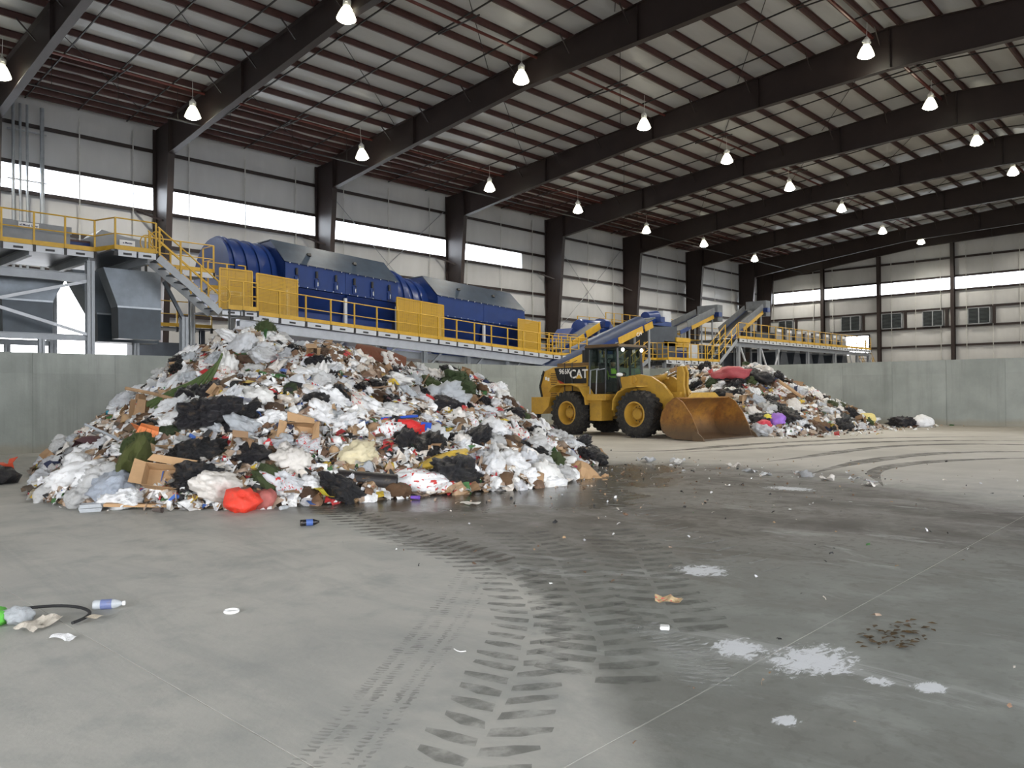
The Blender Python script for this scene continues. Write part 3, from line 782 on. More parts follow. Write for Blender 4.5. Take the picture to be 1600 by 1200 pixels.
# --- drum walkway
SL = .06; wz = lambda x: 4.87-SL*(x-14.26)
t = thing('drum_walkway', 'long sloping walkway with yellow railing in front of the two blue drum screens', 'walkway', (24, 29, 0))
deck(t, 15.3, 33.3, 28.4, 29.9, wz(15.3), SL); deck(t, 13.8, 15.35, 27.75, 29.9, 4.87, name='landing')
railing(t, [(15.4, 28.4, wz(15.4)), (33.3, 28.4, wz(33.3))], spacing=1.17); fascia(t, (15.35, 28.37, wz(15.35)), (33.3, 28.37, wz(33.3)), 1.17)
railing(t, [(14.15, 27.8, 4.87), (15.3, 27.8, 4.87)], spacing=.55, mids=(.55,)); fascia(t, (13.85, 27.77, 4.87), (15.35, 27.77, 4.87), .75)
a = Vector((15.0, 28.6, wz(15)-.42)); b = Vector((33.3, 28.6, wz(33.3)-.42)); ibeam(a, b, .36, .22).build('girder', LGREY, t)
ibeam(a+Vector((0, .6, -.55)), b+Vector((0, .6, -.2)), .30, .2).build('girder', GREY, t)
for k in range(7):
    x = 16+k*2.8; ibeam((x, 28.75, 0), (x, 28.75, wz(x)-.6), .2, .2, up=(0, 1, 0)).build('support_post', GREY, t)
    MB().bar((x, 28.75, wz(x)-1.5), (x+1.1, 28.75, wz(x)-.6), .08, .08).build('brace', GREY, t)
# mesh guards between walkway and drums
def guard(label, x0, x1, y, z0, h, sl=SL, par=None):
    gd = thing('mesh_guard', label, 'guard panel', ((x0+x1)/2, y, z0), 'yellow mesh guards on the drum walkway')
    z = lambda x: z0-sl*(x-x0)
    MB().add([(x0, y, z(x0)), (x1, y, z(x1)), (x1, y, z(x1)+h), (x0, y, z(x0)+h), (x0, y+.01, z(x0)), (x1, y+.01, z(x1)), (x1, y+.01, z(x1)+h), (x0, y+.01, z(x0)+h)], [(0, 1, 2, 3), (7, 6, 5, 4)]).build('mesh_sheet', MESHY, gd)
    for x in ([x0, (x0+x1)/2, x1] if x1-x0 > 2.4 else [x0, x1]): ob('frame_post', rail_post(h, .05), gd, (x, y, z(x)))
    for zz in (0, h): MB().bar((x0, y, z(x0)+zz), (x1, y, z(x1)+zz), .04, .05).build('frame_rail', YEL, gd)
    return gd
guard('yellow mesh guard panel standing directly at the foot of the stairs', 14.55, 15.9, 29.3, 4.95, 1.68, 0)
guard('yellow mesh guard panel in front of the first drum inlet', 16.1, 17.95, 29.3, wz(16.1), 1.82)
guard('wide yellow mesh guard panel at the gap between the two blue drum housings', 23.2, 26.1, 29.3, wz(23.2), 1.85)
guard('yellow mesh guard panel at the far end of the second drum housing', 31.5, 33.2, 29.3, wz(31.5), 1.85)
gd = thing('mesh_door', 'yellow mesh door standing open at the end of the drum walkway', 'guard panel', (33.5, 29.3, wz(33.5)))
MB().box(33.25, 33.28, 29.3, 30.7, wz(33.3), wz(33.3)+1.85).build('mesh_sheet', MESHY, gd); MB().box(33.22, 33.31, 29.26, 29.34, wz(33.3), wz(33.3)+1.9).build('frame_post', YEL, gd)

# --- drum screens
def trommel(label, x0, x1, zt, doors, nlatch, drum0, drum1, roof_bumps):
    tr = thing('drum_screen', label, 'drum screen', ((x0+x1)/2, 32.2, 0), 'blue drum screens')
    sl = .055; Z = lambda x, z: z-sl*(x-x0)
    def sweep(name, prof, m, a=x0, b=x1, cap=True):
        n = len(prof); vs = [(a, y, Z(a, z)) for y, z in prof]+[(b, y, Z(b, z)) for y, z in prof]
        fs = [(i, i+n, (i+1) % n+n, (i+1) % n) for i in range(n)]
        if cap: fs += [tuple(range(n)), tuple(reversed(range(n, 2*n)))]
        mb = MB(); mb.add(vs, fs); return mb.build(name, m, tr)
    # body, roof slopes, front door panels
    sweep('housing', [(30.12, zt-.95), (30.12, zt), (31.2, zt+1.0), (33.2, zt+1.0), (34.3, zt), (34.3, zt-3.1), (30.5, zt-3.1), (30.5, zt-1.95)], BLUE)
    sweep('roof_slope', [(30.0, zt+.0), (29.96, zt-.04), (31.16, zt+1.06), (31.2, zt+1.02)], BLUED, x0-.04, x1+.04)
    sweep('roof_cap', [(31.15, zt+1.01), (33.25, zt+1.01), (33.25, zt+1.05), (31.15, zt+1.05)], BLUED, x0-.04, x1+.04)
    w = (x1-x0)/doors
    for d in range(doors):
        a, b = x0+d*w+.012, x0+(d+1)*w-.012
        o = sweep('access_door', [(30.0, zt-.05), (30.0, zt-1.02), (30.1, zt-1.02), (30.1, zt-.05)], BLUE, a, b)
        sweep('hopper_plate', [(30.02, zt-1.06), (30.42, zt-1.98), (30.46, zt-1.96), (30.08, zt-1.04)], BLUE, a+.1, b-.1)
        sweep('lower_plate', [(30.42, zt-2.0), (30.42, zt-3.0), (30.48, zt-3.0), (30.48, zt-2.0)], BLUE, a+.1, b-.1)
    for d in range(doors+1):
        x = min(max(x0+d*w, x0+.1), x1-.1)
        MB().box(x-.07, x+.07, 29.95, 30.05, Z(x, zt-2.9), Z(x, zt-1.2)).build('upright', LGREY, tr)
    # door clamps: dark cylinder pair over a bracket
    if nlatch:
        for k in range(nlatch):
            x = x0+.55+(x1-x0-1.1)*k/(nlatch-1); z = Z(x, zt-.58)
            MB().tube([(x-.03, 29.94, z+.05), (x-.03, 29.94, z+.34)], .06, 8).build('clamp_cylinder', DARK, tr, True)
            o = MB().box(x-.12, x+.12, 29.93, 30.0, z-.36, z-.02).build('clamp_bracket', BLUE, tr)
            MB().box(x-.02, x+.02, 29.90, 29.93, z-.30, z-.12).build('clamp_pin', CHROME, o)
            MB().tube([(x+.06, 29.95, z-.3), (x+.06, 29.95, z+.02)], .03, 6).build('clamp_rod', DARK, tr)
    bl = MB()
    for k in range(14):
        x = x0+.2+(x1-x0-.4)*k/13
        bl.cbox((x, 29.96, Z(x, zt-.06)), (.05, .03, .04)); bl.cbox((x, 29.985, Z(x, zt-1.0)), (.04, .03, .04))
    o = bl.build('bolt_row', CHROME, tr); o['kind'] = 'stuff'
    for f in roof_bumps:
        x = x0+(x1-x0)*f; MB().bar((x, 30.55, Z(x, zt+.50)), (x, 30.6, Z(x, zt+.62)), .16, .14).build('lifting_lug', DARK, tr)
    # the drum itself sticking out of the housing
    for a, b in ((drum0, x0+.02), (x1-.02, drum1)):
        if b-a < .2: continue
        zc = lambda x: Z(x, zt-.75); n = max(3, int((b-a)/.25)); mb = MB(); R_ = 1.62
        pts = [(a+(b-a)*i/n, 32.2, zc(a+(b-a)*i/n)) for i in range(n+1)]
        mb.tube(pts, R_, 40); mb.build('drum_shell', BLUE, tr, True)
        for i in range(1, n, 2):
            x = pts[i][0]; MB().tube([(x-.06, 32.2, zc(x)), (x+.06, 32.2, zc(x))], R_+.09, 40).build('drum_tyre', BLUE, tr, True)
    for x in (x0+.4, x1-.4):
        for y in (30.7, 34.0): ibeam((x, y, 0), (x, y, Z(x, zt-3.1)), .25, .25, up=(0, 1, 0)).build('leg', GREY, tr)
    return tr
trommel('big blue drum screen with six door clamps, near the stairs', 17.8, 23.85, 7.37, 2, 6, 15.6, 25.0, (.25, .65))
trommel('big blue drum screen without clamps, beyond the gap from the stairs side', 26.35, 32.8, 6.64, 2, 0, 25.05, 33.5, (.3, .7))

# --- belt conveyors
BELT = mat('conveyor_belt', (.02, .022, .026, 1), .6)
HOODG = mat('hood_grey', (.16, .17, .18, 1), .5, .1)
def conveyor(label, p0, p1, w, cover=True, guards=(), hood=False, text=None, frame=BLUE):
    p0, p1 = Vector(p0), Vector(p1); d = (p1-p0); L = d.length; d.normalize(); sd = Vector((0, 0, 1)).cross(d).normalized(); up = d.cross(sd)
    c = thing('belt_conveyor', label, 'conveyor', ((p0.x+p1.x)/2, p0.y, 0), 'inclined belt conveyors')
    for s in (-1, 1):
        MB().bar(p0+sd*s*w/2, p1+sd*s*w/2, .06, .30, up=up).build('side_frame', frame, c)
    MB().bar(p0+up*.12, p1+up*.12, w-.08, .03, up=up).build('belt', BELT, c)
    if cover:
        n = 8; vs = []; fs = []
        for p in (p0, p0+(p1-p0)*.9):
            for k in range(n+1):
                a = math.pi*k/n; vs.append(p+sd*math.cos(a)*w/2+up*(.15+math.sin(a)*w*.42))
        for k in range(n): fs.append((k, k+1, k+n+2, k+n+1))
        fs += [tuple(range(n+1)), tuple(range(n+1, 2*n+2))]
        MB().add(vs, fs).build('cover', mat('conveyor_cover_blue', (.016, .032, .080, 1), .5, .0) if 'conveyor_cover_blue' not in MATS else MATS['conveyor_cover_blue'], c, True)
    y = -w/2-.05 if (Vector((0, -1, 0)).dot(sd) < 0) else w/2+.05
    for f0, f1, dn in guards:
        a, b = p0+d*L*f0+sd*y, p0+d*L*f1+sd*y
        MB().bar(a+up*dn, b+up*dn, .03, .42, up=up).build('guard_plate', YEL, c)
    MB().tube([p1-sd*w/2, p1+sd*w/2], .2, 12).build('head_pulley', DGREY, c, True)
    MB().cbox(p1+sd*y*1.25+d*.1, (.5, .4, .35)).build('drive_motor', BLUE, c)
    for f in (.25, .6, .92):
        p = p0+d*L*f
        for s in (-1, 1):
            if p.z > 1.0: MB().bar((p.x, p.y+s*w/2, 0), (p.x, p.y+s*w/2, p.z-.1), .1, .1).build('leg', GREY, c)
    if hood:
        q = p1+d*.3; MB().cbox(q+Vector((.3, 0, .1)), (.8, w+.3, 1.3)).build('head_hood', HOODG, c)
        for s in (-1, 1): MB().bar(p0+d*L*.2+sd*s*w*.55+up*.35, p1+sd*s*w*.55+up*.35, .03, .5, up=up).build('side_skirt', HOODG, c)
    if text:
        me = text_mesh(text, .34, .003, SCREENW); a = p0+d*L*.80+sd*(y*1.12)-up*.28
        o = ob('lettering', me, c, a); ang = math.atan2(d.z, d.x); o.rotation_euler = Euler((HP, -ang, 0), 'XYZ')
    return c
conveyor('long blue covered conveyor with yellow guard plates rising behind the loader cab', (32.3, 28.9, 2.55), (43.6, 28.9, 6.25), 1.1, True, ((.14, .34, -.05), (.36, .46, -.05), (.62, .85, -.12), (.87, .95, -.12)), text='C14')
MB_ = MB()
conveyor('grey hooded black belt conveyor, the lower one above the yellow gallery', (51.2, 32, 6.0), (56.3, 32, 7.6), 1.5, False, ((.3, .95, .0),), True)
conveyor('grey hooded black belt conveyor, the higher one beside the corner columns', (57.0, 31, 5.7), (62.6, 31, 8.3), 1.5, False, ((.35, .97, .0),), True)
conveyor('short blue conveyor with a yellow cover plate below the blue drum separator', (36.5, 31, 4.1), (40.6, 31, 5.9), 1.0, False, ((.2, .55, .0), (.6, .95, .05)))
# drum separator and gallery behind
c = thing('drum_separator', 'blue rounded drum separator behind the covered conveyor', 'separator', (42.4, 33, 0))
MB().lathe([(.05, 41.3), (.62, 41.35), (.68, 41.5), (.68, 43.5), (.62, 43.7), (.05, 43.75)], 20, (0, 33, 5.85), 'x').build('drum', BLUE, c, True)
MB().lathe([(.4, 43.6), (.85, 43.65), (.85, 44.1), (.4, 44.15)], 20, (0, 33, 5.85), 'x').build('end_ring', BLUE, c, True)
MB().box(40.6, 44.2, 32.1, 33.9, 4.2, 5.2).build('base', BLUE, c)
for x in (41, 43.8): MB().box(x-.1, x+.1, 32.2, 32.4, 0, 4.2).build('leg', GREY, c)
MB().prism([(39.0, 4.9), (40.6, 4.9), (40.7, 5.6), (39.9, 5.8)], 32.3, 33.6).build('feed_box', BLUE, c)
t = thing('upper_gallery', 'high gallery with thin yellow railing behind the conveyors', 'platform', (49, 33, 0))
deck(t, 44.3, 54, 33, 35.5, 6.0); railing(t, [(44.4, 33, 6.0), (54, 33, 6.0)], spacing=1.0, h=1.15); railing(t, [(44.4, 35.5, 6.0), (54, 35.5, 6.0)], spacing=1.3, bracket=False); fascia(t, (44.4, 32.97, 6.0), (54, 32.97, 6.0), 1.2)
for x in (44.8, 49, 53.5): ibeam((x, 33.4, 0), (x, 33.4, 5.9), .2, .2, up=(0, 1, 0)).build('support_post', GREY, t)
c = thing('transfer_hopper', 'dark grey transfer hopper with blue motor below the head of the covered conveyor', 'hopper', (46, 29.8, 0))
MB().prism([(43.6, 5.9), (47.4, 6.1), (47.5, 5.0), (46.6, 3.4), (45.6, 3.4), (44.2, 4.7)], 29.2, 30.8).build('body', DGREY, c)
MB().box(45.0, 47.2, 29.5, 30.5, 6.1, 6.4).build('top_frame', BLUE, c); MB().tube([(44.6, 29.9, 6.6), (45.9, 29.9, 6.75)], .38, 12).build('motor', BLUE, c, True); MB().box(46.3, 47.3, 29.6, 30.3, 6.35, 7.15).build('panel_box', LGREY, c)
for x in (45.7, 47.0): MB().box(x-.08, x+.08, 29.9, 30.06, 0, 3.5).build('leg', GREY, c)
# --- lower platform and stairs up to the high platform
t = thing('low_platform', 'low platform with yellow railing beside the foot of the far stairs', 'platform', (48, 29.5, 0))
deck(t, 44.6, 51.8, 28.4, 31.2, 3.72); railing(t, [(45.0, 28.4, 3.72), (51.7, 28.4, 3.72)], spacing=.95, h=1.15, toe=.18); fascia(t, (44.7, 28.37, 3.72), (51.8, 28.37, 3.72), .95, .24)
railing(t, [(43.4, 29.2, 3.72), (44.9, 29.2, 3.72), (45.0, 28.4, 3.72)], spacing=.5, h=1.15, mids=(.4, .75))
for x in (45, 48.3, 51.5): ibeam((x, 28.7, 0), (x, 28.7, 3.6), .2, .2, up=(0, 1, 0)).build('support_post', GREY, t)
st2 = stairs('far grey stairs with yellow handrails climbing to the high platform', (51.8, 3.72), (54.6, 5.55), 28.45, 29.4, 8, 1.1)
st3 = stairs('short steep stairs with yellow rails below the transfer hopper', (40.6, 2.6), (43.2, 3.9), 28.6, 29.4, 6, 1.1)
c = thing('baler_box', 'yellow capped blue machine standing on the low platform', 'machine', (47, 29.6, 3.72))
MB().box(45.8, 49.0, 29.2, 30.6, 4.72, 5.05).build('yellow_frame', YEL, c); MB().box(47.2, 49.0, 29.1, 30.6, 5.05, 5.35).build('yellow_cap', YEL, c); MB().box(46.6, 49.2, 29.5, 30.6, 3.72, 4.5).build('body', BLUE, c); MB().box(49.3, 50.6, 29.4, 30.5, 3.72, 4.95).build('cabinet', LGREY, c)
for x in (45.85, 48.9): MB().box(x, x+.1, 29.25, 29.35, 3.72, 4.75).build('post', YEL, c)
# --- walkway level with the drum walkway, passing behind the covered conveyor
t = thing('link_walkway', 'yellow railed walkway passing behind the covered conveyor', 'walkway', (36, 30, 0))
deck(t, 33.3, 40.5, 28.5, 31, 3.72); railing(t, [(33.4, 28.5, 3.72), (36.5, 28.5, 3.72)], spacing=.75, mids=(.4, .75)); railing(t, [(33.4, 30.2, 3.72), (40.4, 30.2, 3.72)], spacing=.75); railing(t, [(33.4, 31, 3.72), (40.4, 31, 3.72)], spacing=.9, h=1.5); fascia(t, (33.3, 28.47, 3.72), (36.5, 28.47, 3.72), .8)
for x in (34, 37, 40): ibeam((x, 29.5, 0), (x, 29.5, 3.6), .2, .2, up=(0, 1, 0)).build('support_post', GREY, t)
MB().box(33.6, 34.6, 30.6, 31.4, 3.72, 5.6).build('control_cabinet', LGREY, t)
# --- high sorting platform
t = thing('sorting_platform', 'long high sorting platform with yellow railing over bunkers by the end wall', 'platform', (68, 30, 0))
deck(t, 54.6, 82.3, 28.4, 32.6, 5.55)
railing(t, [(54.7, 28.4, 5.55), (82.2, 28.4, 5.55)], spacing=1.25, h=1.2, toe=.2, r=.03); fascia(t, (54.7, 28.37, 5.55), (82.3, 28.37, 5.55), 1.25, .26)
railing(t, [(54.7, 32.6, 5.55), (82.2, 32.6, 5.55)], spacing=2.5, h=1.2, bracket=False)
ibeam((54.6, 28.6, 5.1), (82.3, 28.6, 5.1), .3, .2).build('girder', GREY, t); ibeam((54.6, 32.3, 5.1), (82.3, 32.3, 5.1), .3, .2).build('girder', GREY, t)
for k, x in enumerate((55.0, 58.4, 61.6, 67.5, 73.5, 79.0, 82.0)):
    for y in (28.6, 32.3): ibeam((x, y, 0), (x, y, 5.0), .22, .22, up=(0, 1, 0)).build('support_post', GREY, t)
for a, b in (((55.2, 5.0), (57.0, 2.5)), ((58.6, 5.0), (60.2, 2.5)), ((61.9, 5.0), (60.4, 2.5)), ((82.0, 5.4), (83.6, 3.1)), ((77.0, 5.0), (78.4, 3.0))):
    MB().bar((a[0], 28.55, a[1]), (b[0], 28.55, b[1]), .1, .1).build('brace', LGREY, t)
PANG = mat('sorting_panel_grey', (.30, .29, .28, 1), .5, .05)
for k in range(8):
    x = 64.9+k*2.05
    c = thing('sorting_cabin_panel', 'tall grey sorting panel with white label, %s from the stairs on the high platform' % ORD[k], 'panel', (x, 30.2, 5.55), 'grey panels on the sorting platform')
    MB().box(x, x+1.05, 30.2, 30.35, 5.55, 6.92).build('board', PANG, c); MB().box(x+.12, x+.92, 30.17, 30.2, 6.66, 6.88).build('label_strip', SCREENW, c)  # a thin upright panel with a label strip, not an enclosed booth
c = thing('sorting_belt', 'dark sorting belt running behind the grey panels', 'conveyor', (70, 31, 5.55))
MB().box(62.0, 81.5, 30.6, 31.8, 5.9, 6.55).build('bed', DGREY, c); MB().box(62.0, 81.5, 30.7, 31.7, 6.55, 6.60).build('belt', BELT, c)
for x in range(63, 82, 3): MB().box(x, x+.12, 30.7, 31.7, 5.55, 5.9).build('leg', DGREY, c)
for k in range(6):
    x = 62.6+k*2.55+(.0 if k < 4 else .5)
    c = thing('bunker_partition', 'dark flared bunker chute under the high platform, %s from the stairs' % ORD[k], 'chute', (x+1.3, 29.5, 0), 'flared chutes under the sorting platform')
    MB().prism([(x+.75, 5.0), (x+1.55, 5.0), (x+2.3, 3.0), (x+2.3, 0), (x, 0), (x, 3.0)], 29.0, 31.8).build('chute_body', DGREY, c); MB().box(x+.65, x+1.65, 28.97, 31.8, 4.85, 5.0).build('collar', GREY, c)
st4 = stairs('yellow railed stairs leading down from the far end of the high platform', (82.4, 5.55), (85.6, 3.0), 29.0, 30.0, 9, 1.1)
c = thing('bunker_back_wall', 'dark steel sheet wall closing the bunkers under the high platform', 'partition', (60, 32, 0))
MB().box(55.2, 61.4, 31.9, 32.0, 0, 4.8).build('sheet', DGREY, c)
for x in (56.2, 58.3, 60.4): MB().box(x-.05, x+.05, 31.82, 31.9, 0, 4.8).build('stud', DARK, c)
# ------------------------------------------------------------------ wheel loader
def rust_mat():
    m, t, p = base_mat('rusty_bucket_steel')
    co = t.coord('Object'); n1 = t.noise(1.6, 7, .7, t.mapping(co, (1, .5, 1))); n2 = t.noise(5, 6, .7, co)
    z = t.sep(co)[2]
    c = t.mix(t.sstep(n1, .35, .62), (.42, .20, .035, 1), (.24, .105, .03, 1))
    c = t.mix(t.math('MULTIPLY', t.sstep(n2, .48, .7), .6), c, (.09, .055, .03, 1))
    bare = t.math('SUBTRACT', 1.0, t.sstep(t.math('ADD', z, t.math('MULTIPLY', n1, .6)), .45, 1.15))
    c = t.mix(t.math('MULTIPLY', bare, .85), c, (.11, .085, .06, 1))
    t.link(c, p.inputs['Base Color']); p.inputs['Roughness'].default_value = .5; p.inputs['Metallic'].default_value = .25
    b = t.new('ShaderNodeBump'); b.inputs['Strength'].default_value = .4; b.inputs['Distance'].default_value = .02; t.link(n2, b.inputs['Height']); t.link(b.outputs[0], p.inputs['Normal']); return m
RUST = rust_mat()
TYRE = mat('tyre_rubber', (.022, .021, .020, 1), .8, 0, .2, 6, dirt=(.10, .085, .065, 1), dirtamt=.5, bump=.3)
CABD = mat('cab_dark_frame', (.012, .013, .014, 1), .4)
L = thing('wheel_loader', 'yellow wheel loader with a lowered rusty bucket and an operator in its glazed cab', 'wheel loader', (25.87, 16.8, 0), None, math.radians(-93.5))
def wheel(x, side):
    y = side*1.14
    mb = MB(); mb.lathe([(.42, -.28), (.50, -.33), (.66, -.345), (.79, -.33), (.845, -.27), (.855, 0), (.845, .27), (.79, .33), (.66, .345), (.50, .33), (.42, .28)], 36, (x, y, .87), 'y', cap=False)
    for k in range(22):
        for s in (-1, 1):
            a = 2*math.pi*(k+.5*(s > 0))/22; b = a+.16
            def P(ang, yy, r): return (x+r*math.sin(ang), y+yy, .87+r*math.cos(ang))
            up = Vector((math.sin(a), 0, math.cos(a)))
            mb.bar(P(a, 0, .85), P(b, s*.33, .835), .11, .075, up=up)
            mb.bar(P(b, s*.325, .83), P(b, s*.345, .70), .11, .03, up=(0, s, 0))
    w = mb.build('tyre', TYRE, L, True)
    o = side
    rim = MB().lathe([(.46, o*.25), (.475, o*.32), (.43, o*.335), (.41, o*.28), (.385, o*.05), (.36, o*.0), (.23, o*-.02), (.215, o*.14), (.18, o*.17), (.02, o*.17)], 28, (x, y, .87), 'y', cap=False).build('rim', CATY, L, True)
    mb = MB()
    for k in range(12):
        a = 2*math.pi*k/12; mb.cbox((x+.29*math.sin(a), y+o*.0, .87+.29*math.cos(a)), (.035, .04, .035))
    mb.build('wheel_nuts', DARK, rim)['kind'] = 'stuff'
for x in (0, -3.40):
    for s in (-1, 1): wheel(x, s)
for x in (0, -3.4): MB().tube([(x, -.9, .87), (x, .9, .87)], .24, 12).build('axle', DARK, L, True)
# rear half
MB().prism([(-5.2, .95), (-4.6, .70), (-2.0, .62), (-1.75, .75), (-1.75, 1.35), (-5.2, 1.45)], -.5, .5).build('rear_frame', CATY, L)
mb = MB(); mb.prism([(-5.55, .80), (-4.95, .80), (-4.55, 1.12), (-4.45, 1.50), (-5.55, 1.50)], -1.32, 1.32); cw = mb.build('counterweight', CATY, L)
MB().box(-5.58, -5.25, -1.28, -1.05, .52, .80).build('tail_lamp', DARK, cw); MB().box(-5.4, -5.28, -1.30, -1.28, .58, .76).build('reflector', LAMPW, cw)
mb = MB(); prof = [(-5.32, 1.42), (-5.46, 1.95), (-5.22, 2.58), (-4.7, 2.74), (-2.85, 2.76), (-2.85, 1.45)]
mb.prism(prof, -.86, .86); hood = mb.build('engine_hood', CATY, L)
MB().bar((-5.34, -.875, 1.42), (-5.48, -.875, 1.95), .03, .09, up=(1, 0, 0)).build('black_edge', CABD, hood); MB().bar((-5.48, -.875, 1.95), (-5.24, -.875, 2.60), .03, .09, up=(1, 0, 0)).build('black_edge', CABD, hood)
MB().box(-5.52, -5.45, -.75, .75, 1.5, 2.45).build('rear_grille', CABD, hood)
# perforated vents
mb = MB()
for i in range(5):
    for j in range(14): mb.cbox((-4.83+i*.075+(j % 2)*.035, -.865, 1.50+j*.075), (.04, .012, .04))
mb.build('vent_holes', CABD, hood)['kind'] = 'stuff'
MB().prism([(-4.45, 2.22), (-4.62, 2.70), (-2.86, 2.73), (-2.86, 2.05), (-4.25, 2.05)], -.885, -.862).build('black_side_panel', CABD, hood)
MB().prism([(-4.45, 2.22), (-4.28, 2.05), (-3.98, 2.05)], -.895, -.884).build('red_flash', mat('decal_red', (.35, .03, .02, 1), .5), hood)
ob('model_lettering', text_mesh('966K', .30, .003, WHITE), hood, (-4.02, -.892, 2.54), (HP, 0, 0))
ob('maker_lettering', text_mesh('CAT', .50, .004, WHITE), hood, (-3.25, -.895, 2.42), (HP, 0, 0))
MB().prism([(-3.40, 2.25), (-3.07, 2.25), (-3.235, 2.42)], -.908, -.898).build('yellow_triangle', YEL, hood)
for x, z in ((-5.12, 2.28), (-4.98, 2.24)): MB().box(x-.05, x+.05, -.875, -.862, z-.07, z+.07).build('decal', WHITE, hood)
MB().box(-4.7, -2.9, -.62, .62, 2.76, 2.90).build('hood_top', mat('hood_top_brown', (.16, .10, .04, 1), .6), hood)
MB().box(-3.42, -3.02, -.30, .14, 2.85, 3.50).build('air_intake', CABD, hood); MB().tube([(-3.9, .2, 2.85), (-3.9, .2, 3.45)], .10, 10).build('exhaust_pipe', DARK, hood, True)
for x in (-4.02, -3.6): MB().tube([(x, -.90, 1.75), (x, -.90, 2.9), (x, -.6, 3.0)], .02, 6).build('grab_rail', CABD, hood, True)
for s in (-1, 1):
    y0, y1 = (s*.82, s*1.46)
    pts = [(-4.42, 1.72), (-4.25, 1.93), (-3.9, 2.02), (-3.2, 2.02), (-2.75, 1.90), (-2.45, 1.50), (-2.40, 1.20)]
    mb = MB()
    for a, b in zip(pts[:-1], pts[1:]): mb.bar((a[0], (y0+y1)/2, a[1]), (b[0], (y0+y1)/2, b[1]), .64, .05)
    mb.build('rear_fender', CATY, L)
    MB().box(-2.42, -1.45, min(s*.75, s*1.36), max(s*.75, s*1.36), 1.38, 1.62).build('step_platform', CATY, L)
    MB().box(-2.38, -1.78, min(s*.55, s*1.22), max(s*.55, s*1.22), .58, 1.38).build('fuel_tank', CATY, L)
    for q in range(4): MB().box(-2.60, -2.36, min(s*.95, s*1.3), max(s*.95, s*1.3), .50+q*.24, .53+q*.24).build('ladder_rung', DARK, L)
    MB().box(-2.62, -2.58, min(s*1.24, s*1.3), max(s*1.24, s*1.3), .45, 1.4).build('ladder_rail', DARK, L)
# cab
cabx0, cabx1, cy, cz0, cz1 = -2.80, -1.28, .78, 1.62, 3.44
cab = MB().box(cabx0, cabx1, -cy, cy, cz0-.15, cz0+.04).build('cab_floor', CABD, L)
mb = MB()
for x, xt in ((cabx0, cabx0+.04), (-1.95, -1.92), (cabx1, cabx1-.10)):
    for s in (-1, 1): mb.bar((x, s*cy, cz0), (xt, s*(cy-.05), cz1), .08, .08)
for s in (-1, 1): mb.bar((cabx0, s*(cy-.04), cz1), (cabx1-.1, s*(cy-.04), cz1), .08, .10)
mb.bar((cabx0, -cy, cz1), (cabx0, cy, cz1), .08, .1); mb.bar((cabx1-.1, -cy, cz1), (cabx1-.1, cy, cz1), .08, .1)
mb.build('cab_frame', CABD, L)
rf = MB(); rf.prism([(cabx0-.15, 3.46), (cabx1+.12, 3.46), (cabx1+.06, 3.56), (cabx0-.05, 3.58)], -.90, .90); cr = rf.build('cab_roof', mat('cab_roof_brown', (.12, .07, .025, 1), .5), L)
MB().box(cabx0-.12, cabx1+.10, -.87, .87, 3.42, 3.465).build('roof_lining', CABD, cr)
for y in (-.62, .55): MB().lathe([(.02, 0), (.07, .01), (.075, .05), (.03, .10)], 12, (cabx1+.06, y, 3.34), 'x').build('work_lamp', emis('work_lamp_glow', (1, 1, .95, 1), 3.0) if 'work_lamp_glow' not in MATS else MATS['work_lamp_glow'], cr, True)
for s in (-1, 1):
    MB().prism([(cabx0+.03, cz0+.45), (-1.98, cz0+.45), (-1.98, cz1), (cabx0+.05, cz1)], s*(cy-.01), s*(cy)).build('side_window', GLASS, L)
    MB().prism([(-1.92, cz0+.05), (cabx1-.02, cz0+.05), (cabx1-.10, cz1), (-1.92, cz1)], s*(cy-.01), s*(cy)).build('door_window', GLASS, L)
    MB().box(cabx0, -1.98, min(s*(cy-.02), s*cy), max(s*(cy-.02), s*cy), cz0, cz0+.45).build('lower_panel', CABD, L)
MB().add([(cabx1, -cy+.05, cz0), (cabx1, cy-.05, cz0), (cabx1-.10, cy-.1, cz1), (cabx1-.10, -cy+.1, cz1)], [(0, 1, 2, 3)]).build('windscreen', GLASS, L)
MB().add([(cabx0, -cy+.05, cz0+.4), (cabx0, cy-.05, cz0+.4), (cabx0+.04, cy-.1, cz1), (cabx0+.04, -cy+.1, cz1)], [(0, 1, 2, 3)]).build('rear_window', GLASS, L)
MB().box(-2.55, -2.05, -.28, .28, 1.70, 2.08).build('seat', CABD, L); MB().bar((-2.52, 0, 2.05), (-2.68, 0, 2.85), .50, .14, up=(1, 0, 0)).build('seat_back', CABD, L)
MB().tube([(-1.45, 0, 1.65), (-1.72, 0, 2.35)], .05, 8).build('steering_column', CABD, L)
MB().tube([(-1.72+.16*math.cos(q*.45)*.6, .20*math.sin(q*.45), 2.36+.16*math.cos(q*.45)*.6) for q in range(15)], .018, 6).build('steering_wheel', CABD, L, True)
for x in (-2.30, -1.98): MB().tube([(x, -1.30, 1.60), (x+.05, -1.30, 2.55), (x+.05, -.82, 2.62)], .022, 6).build('grab_rail', GREY, L, True)
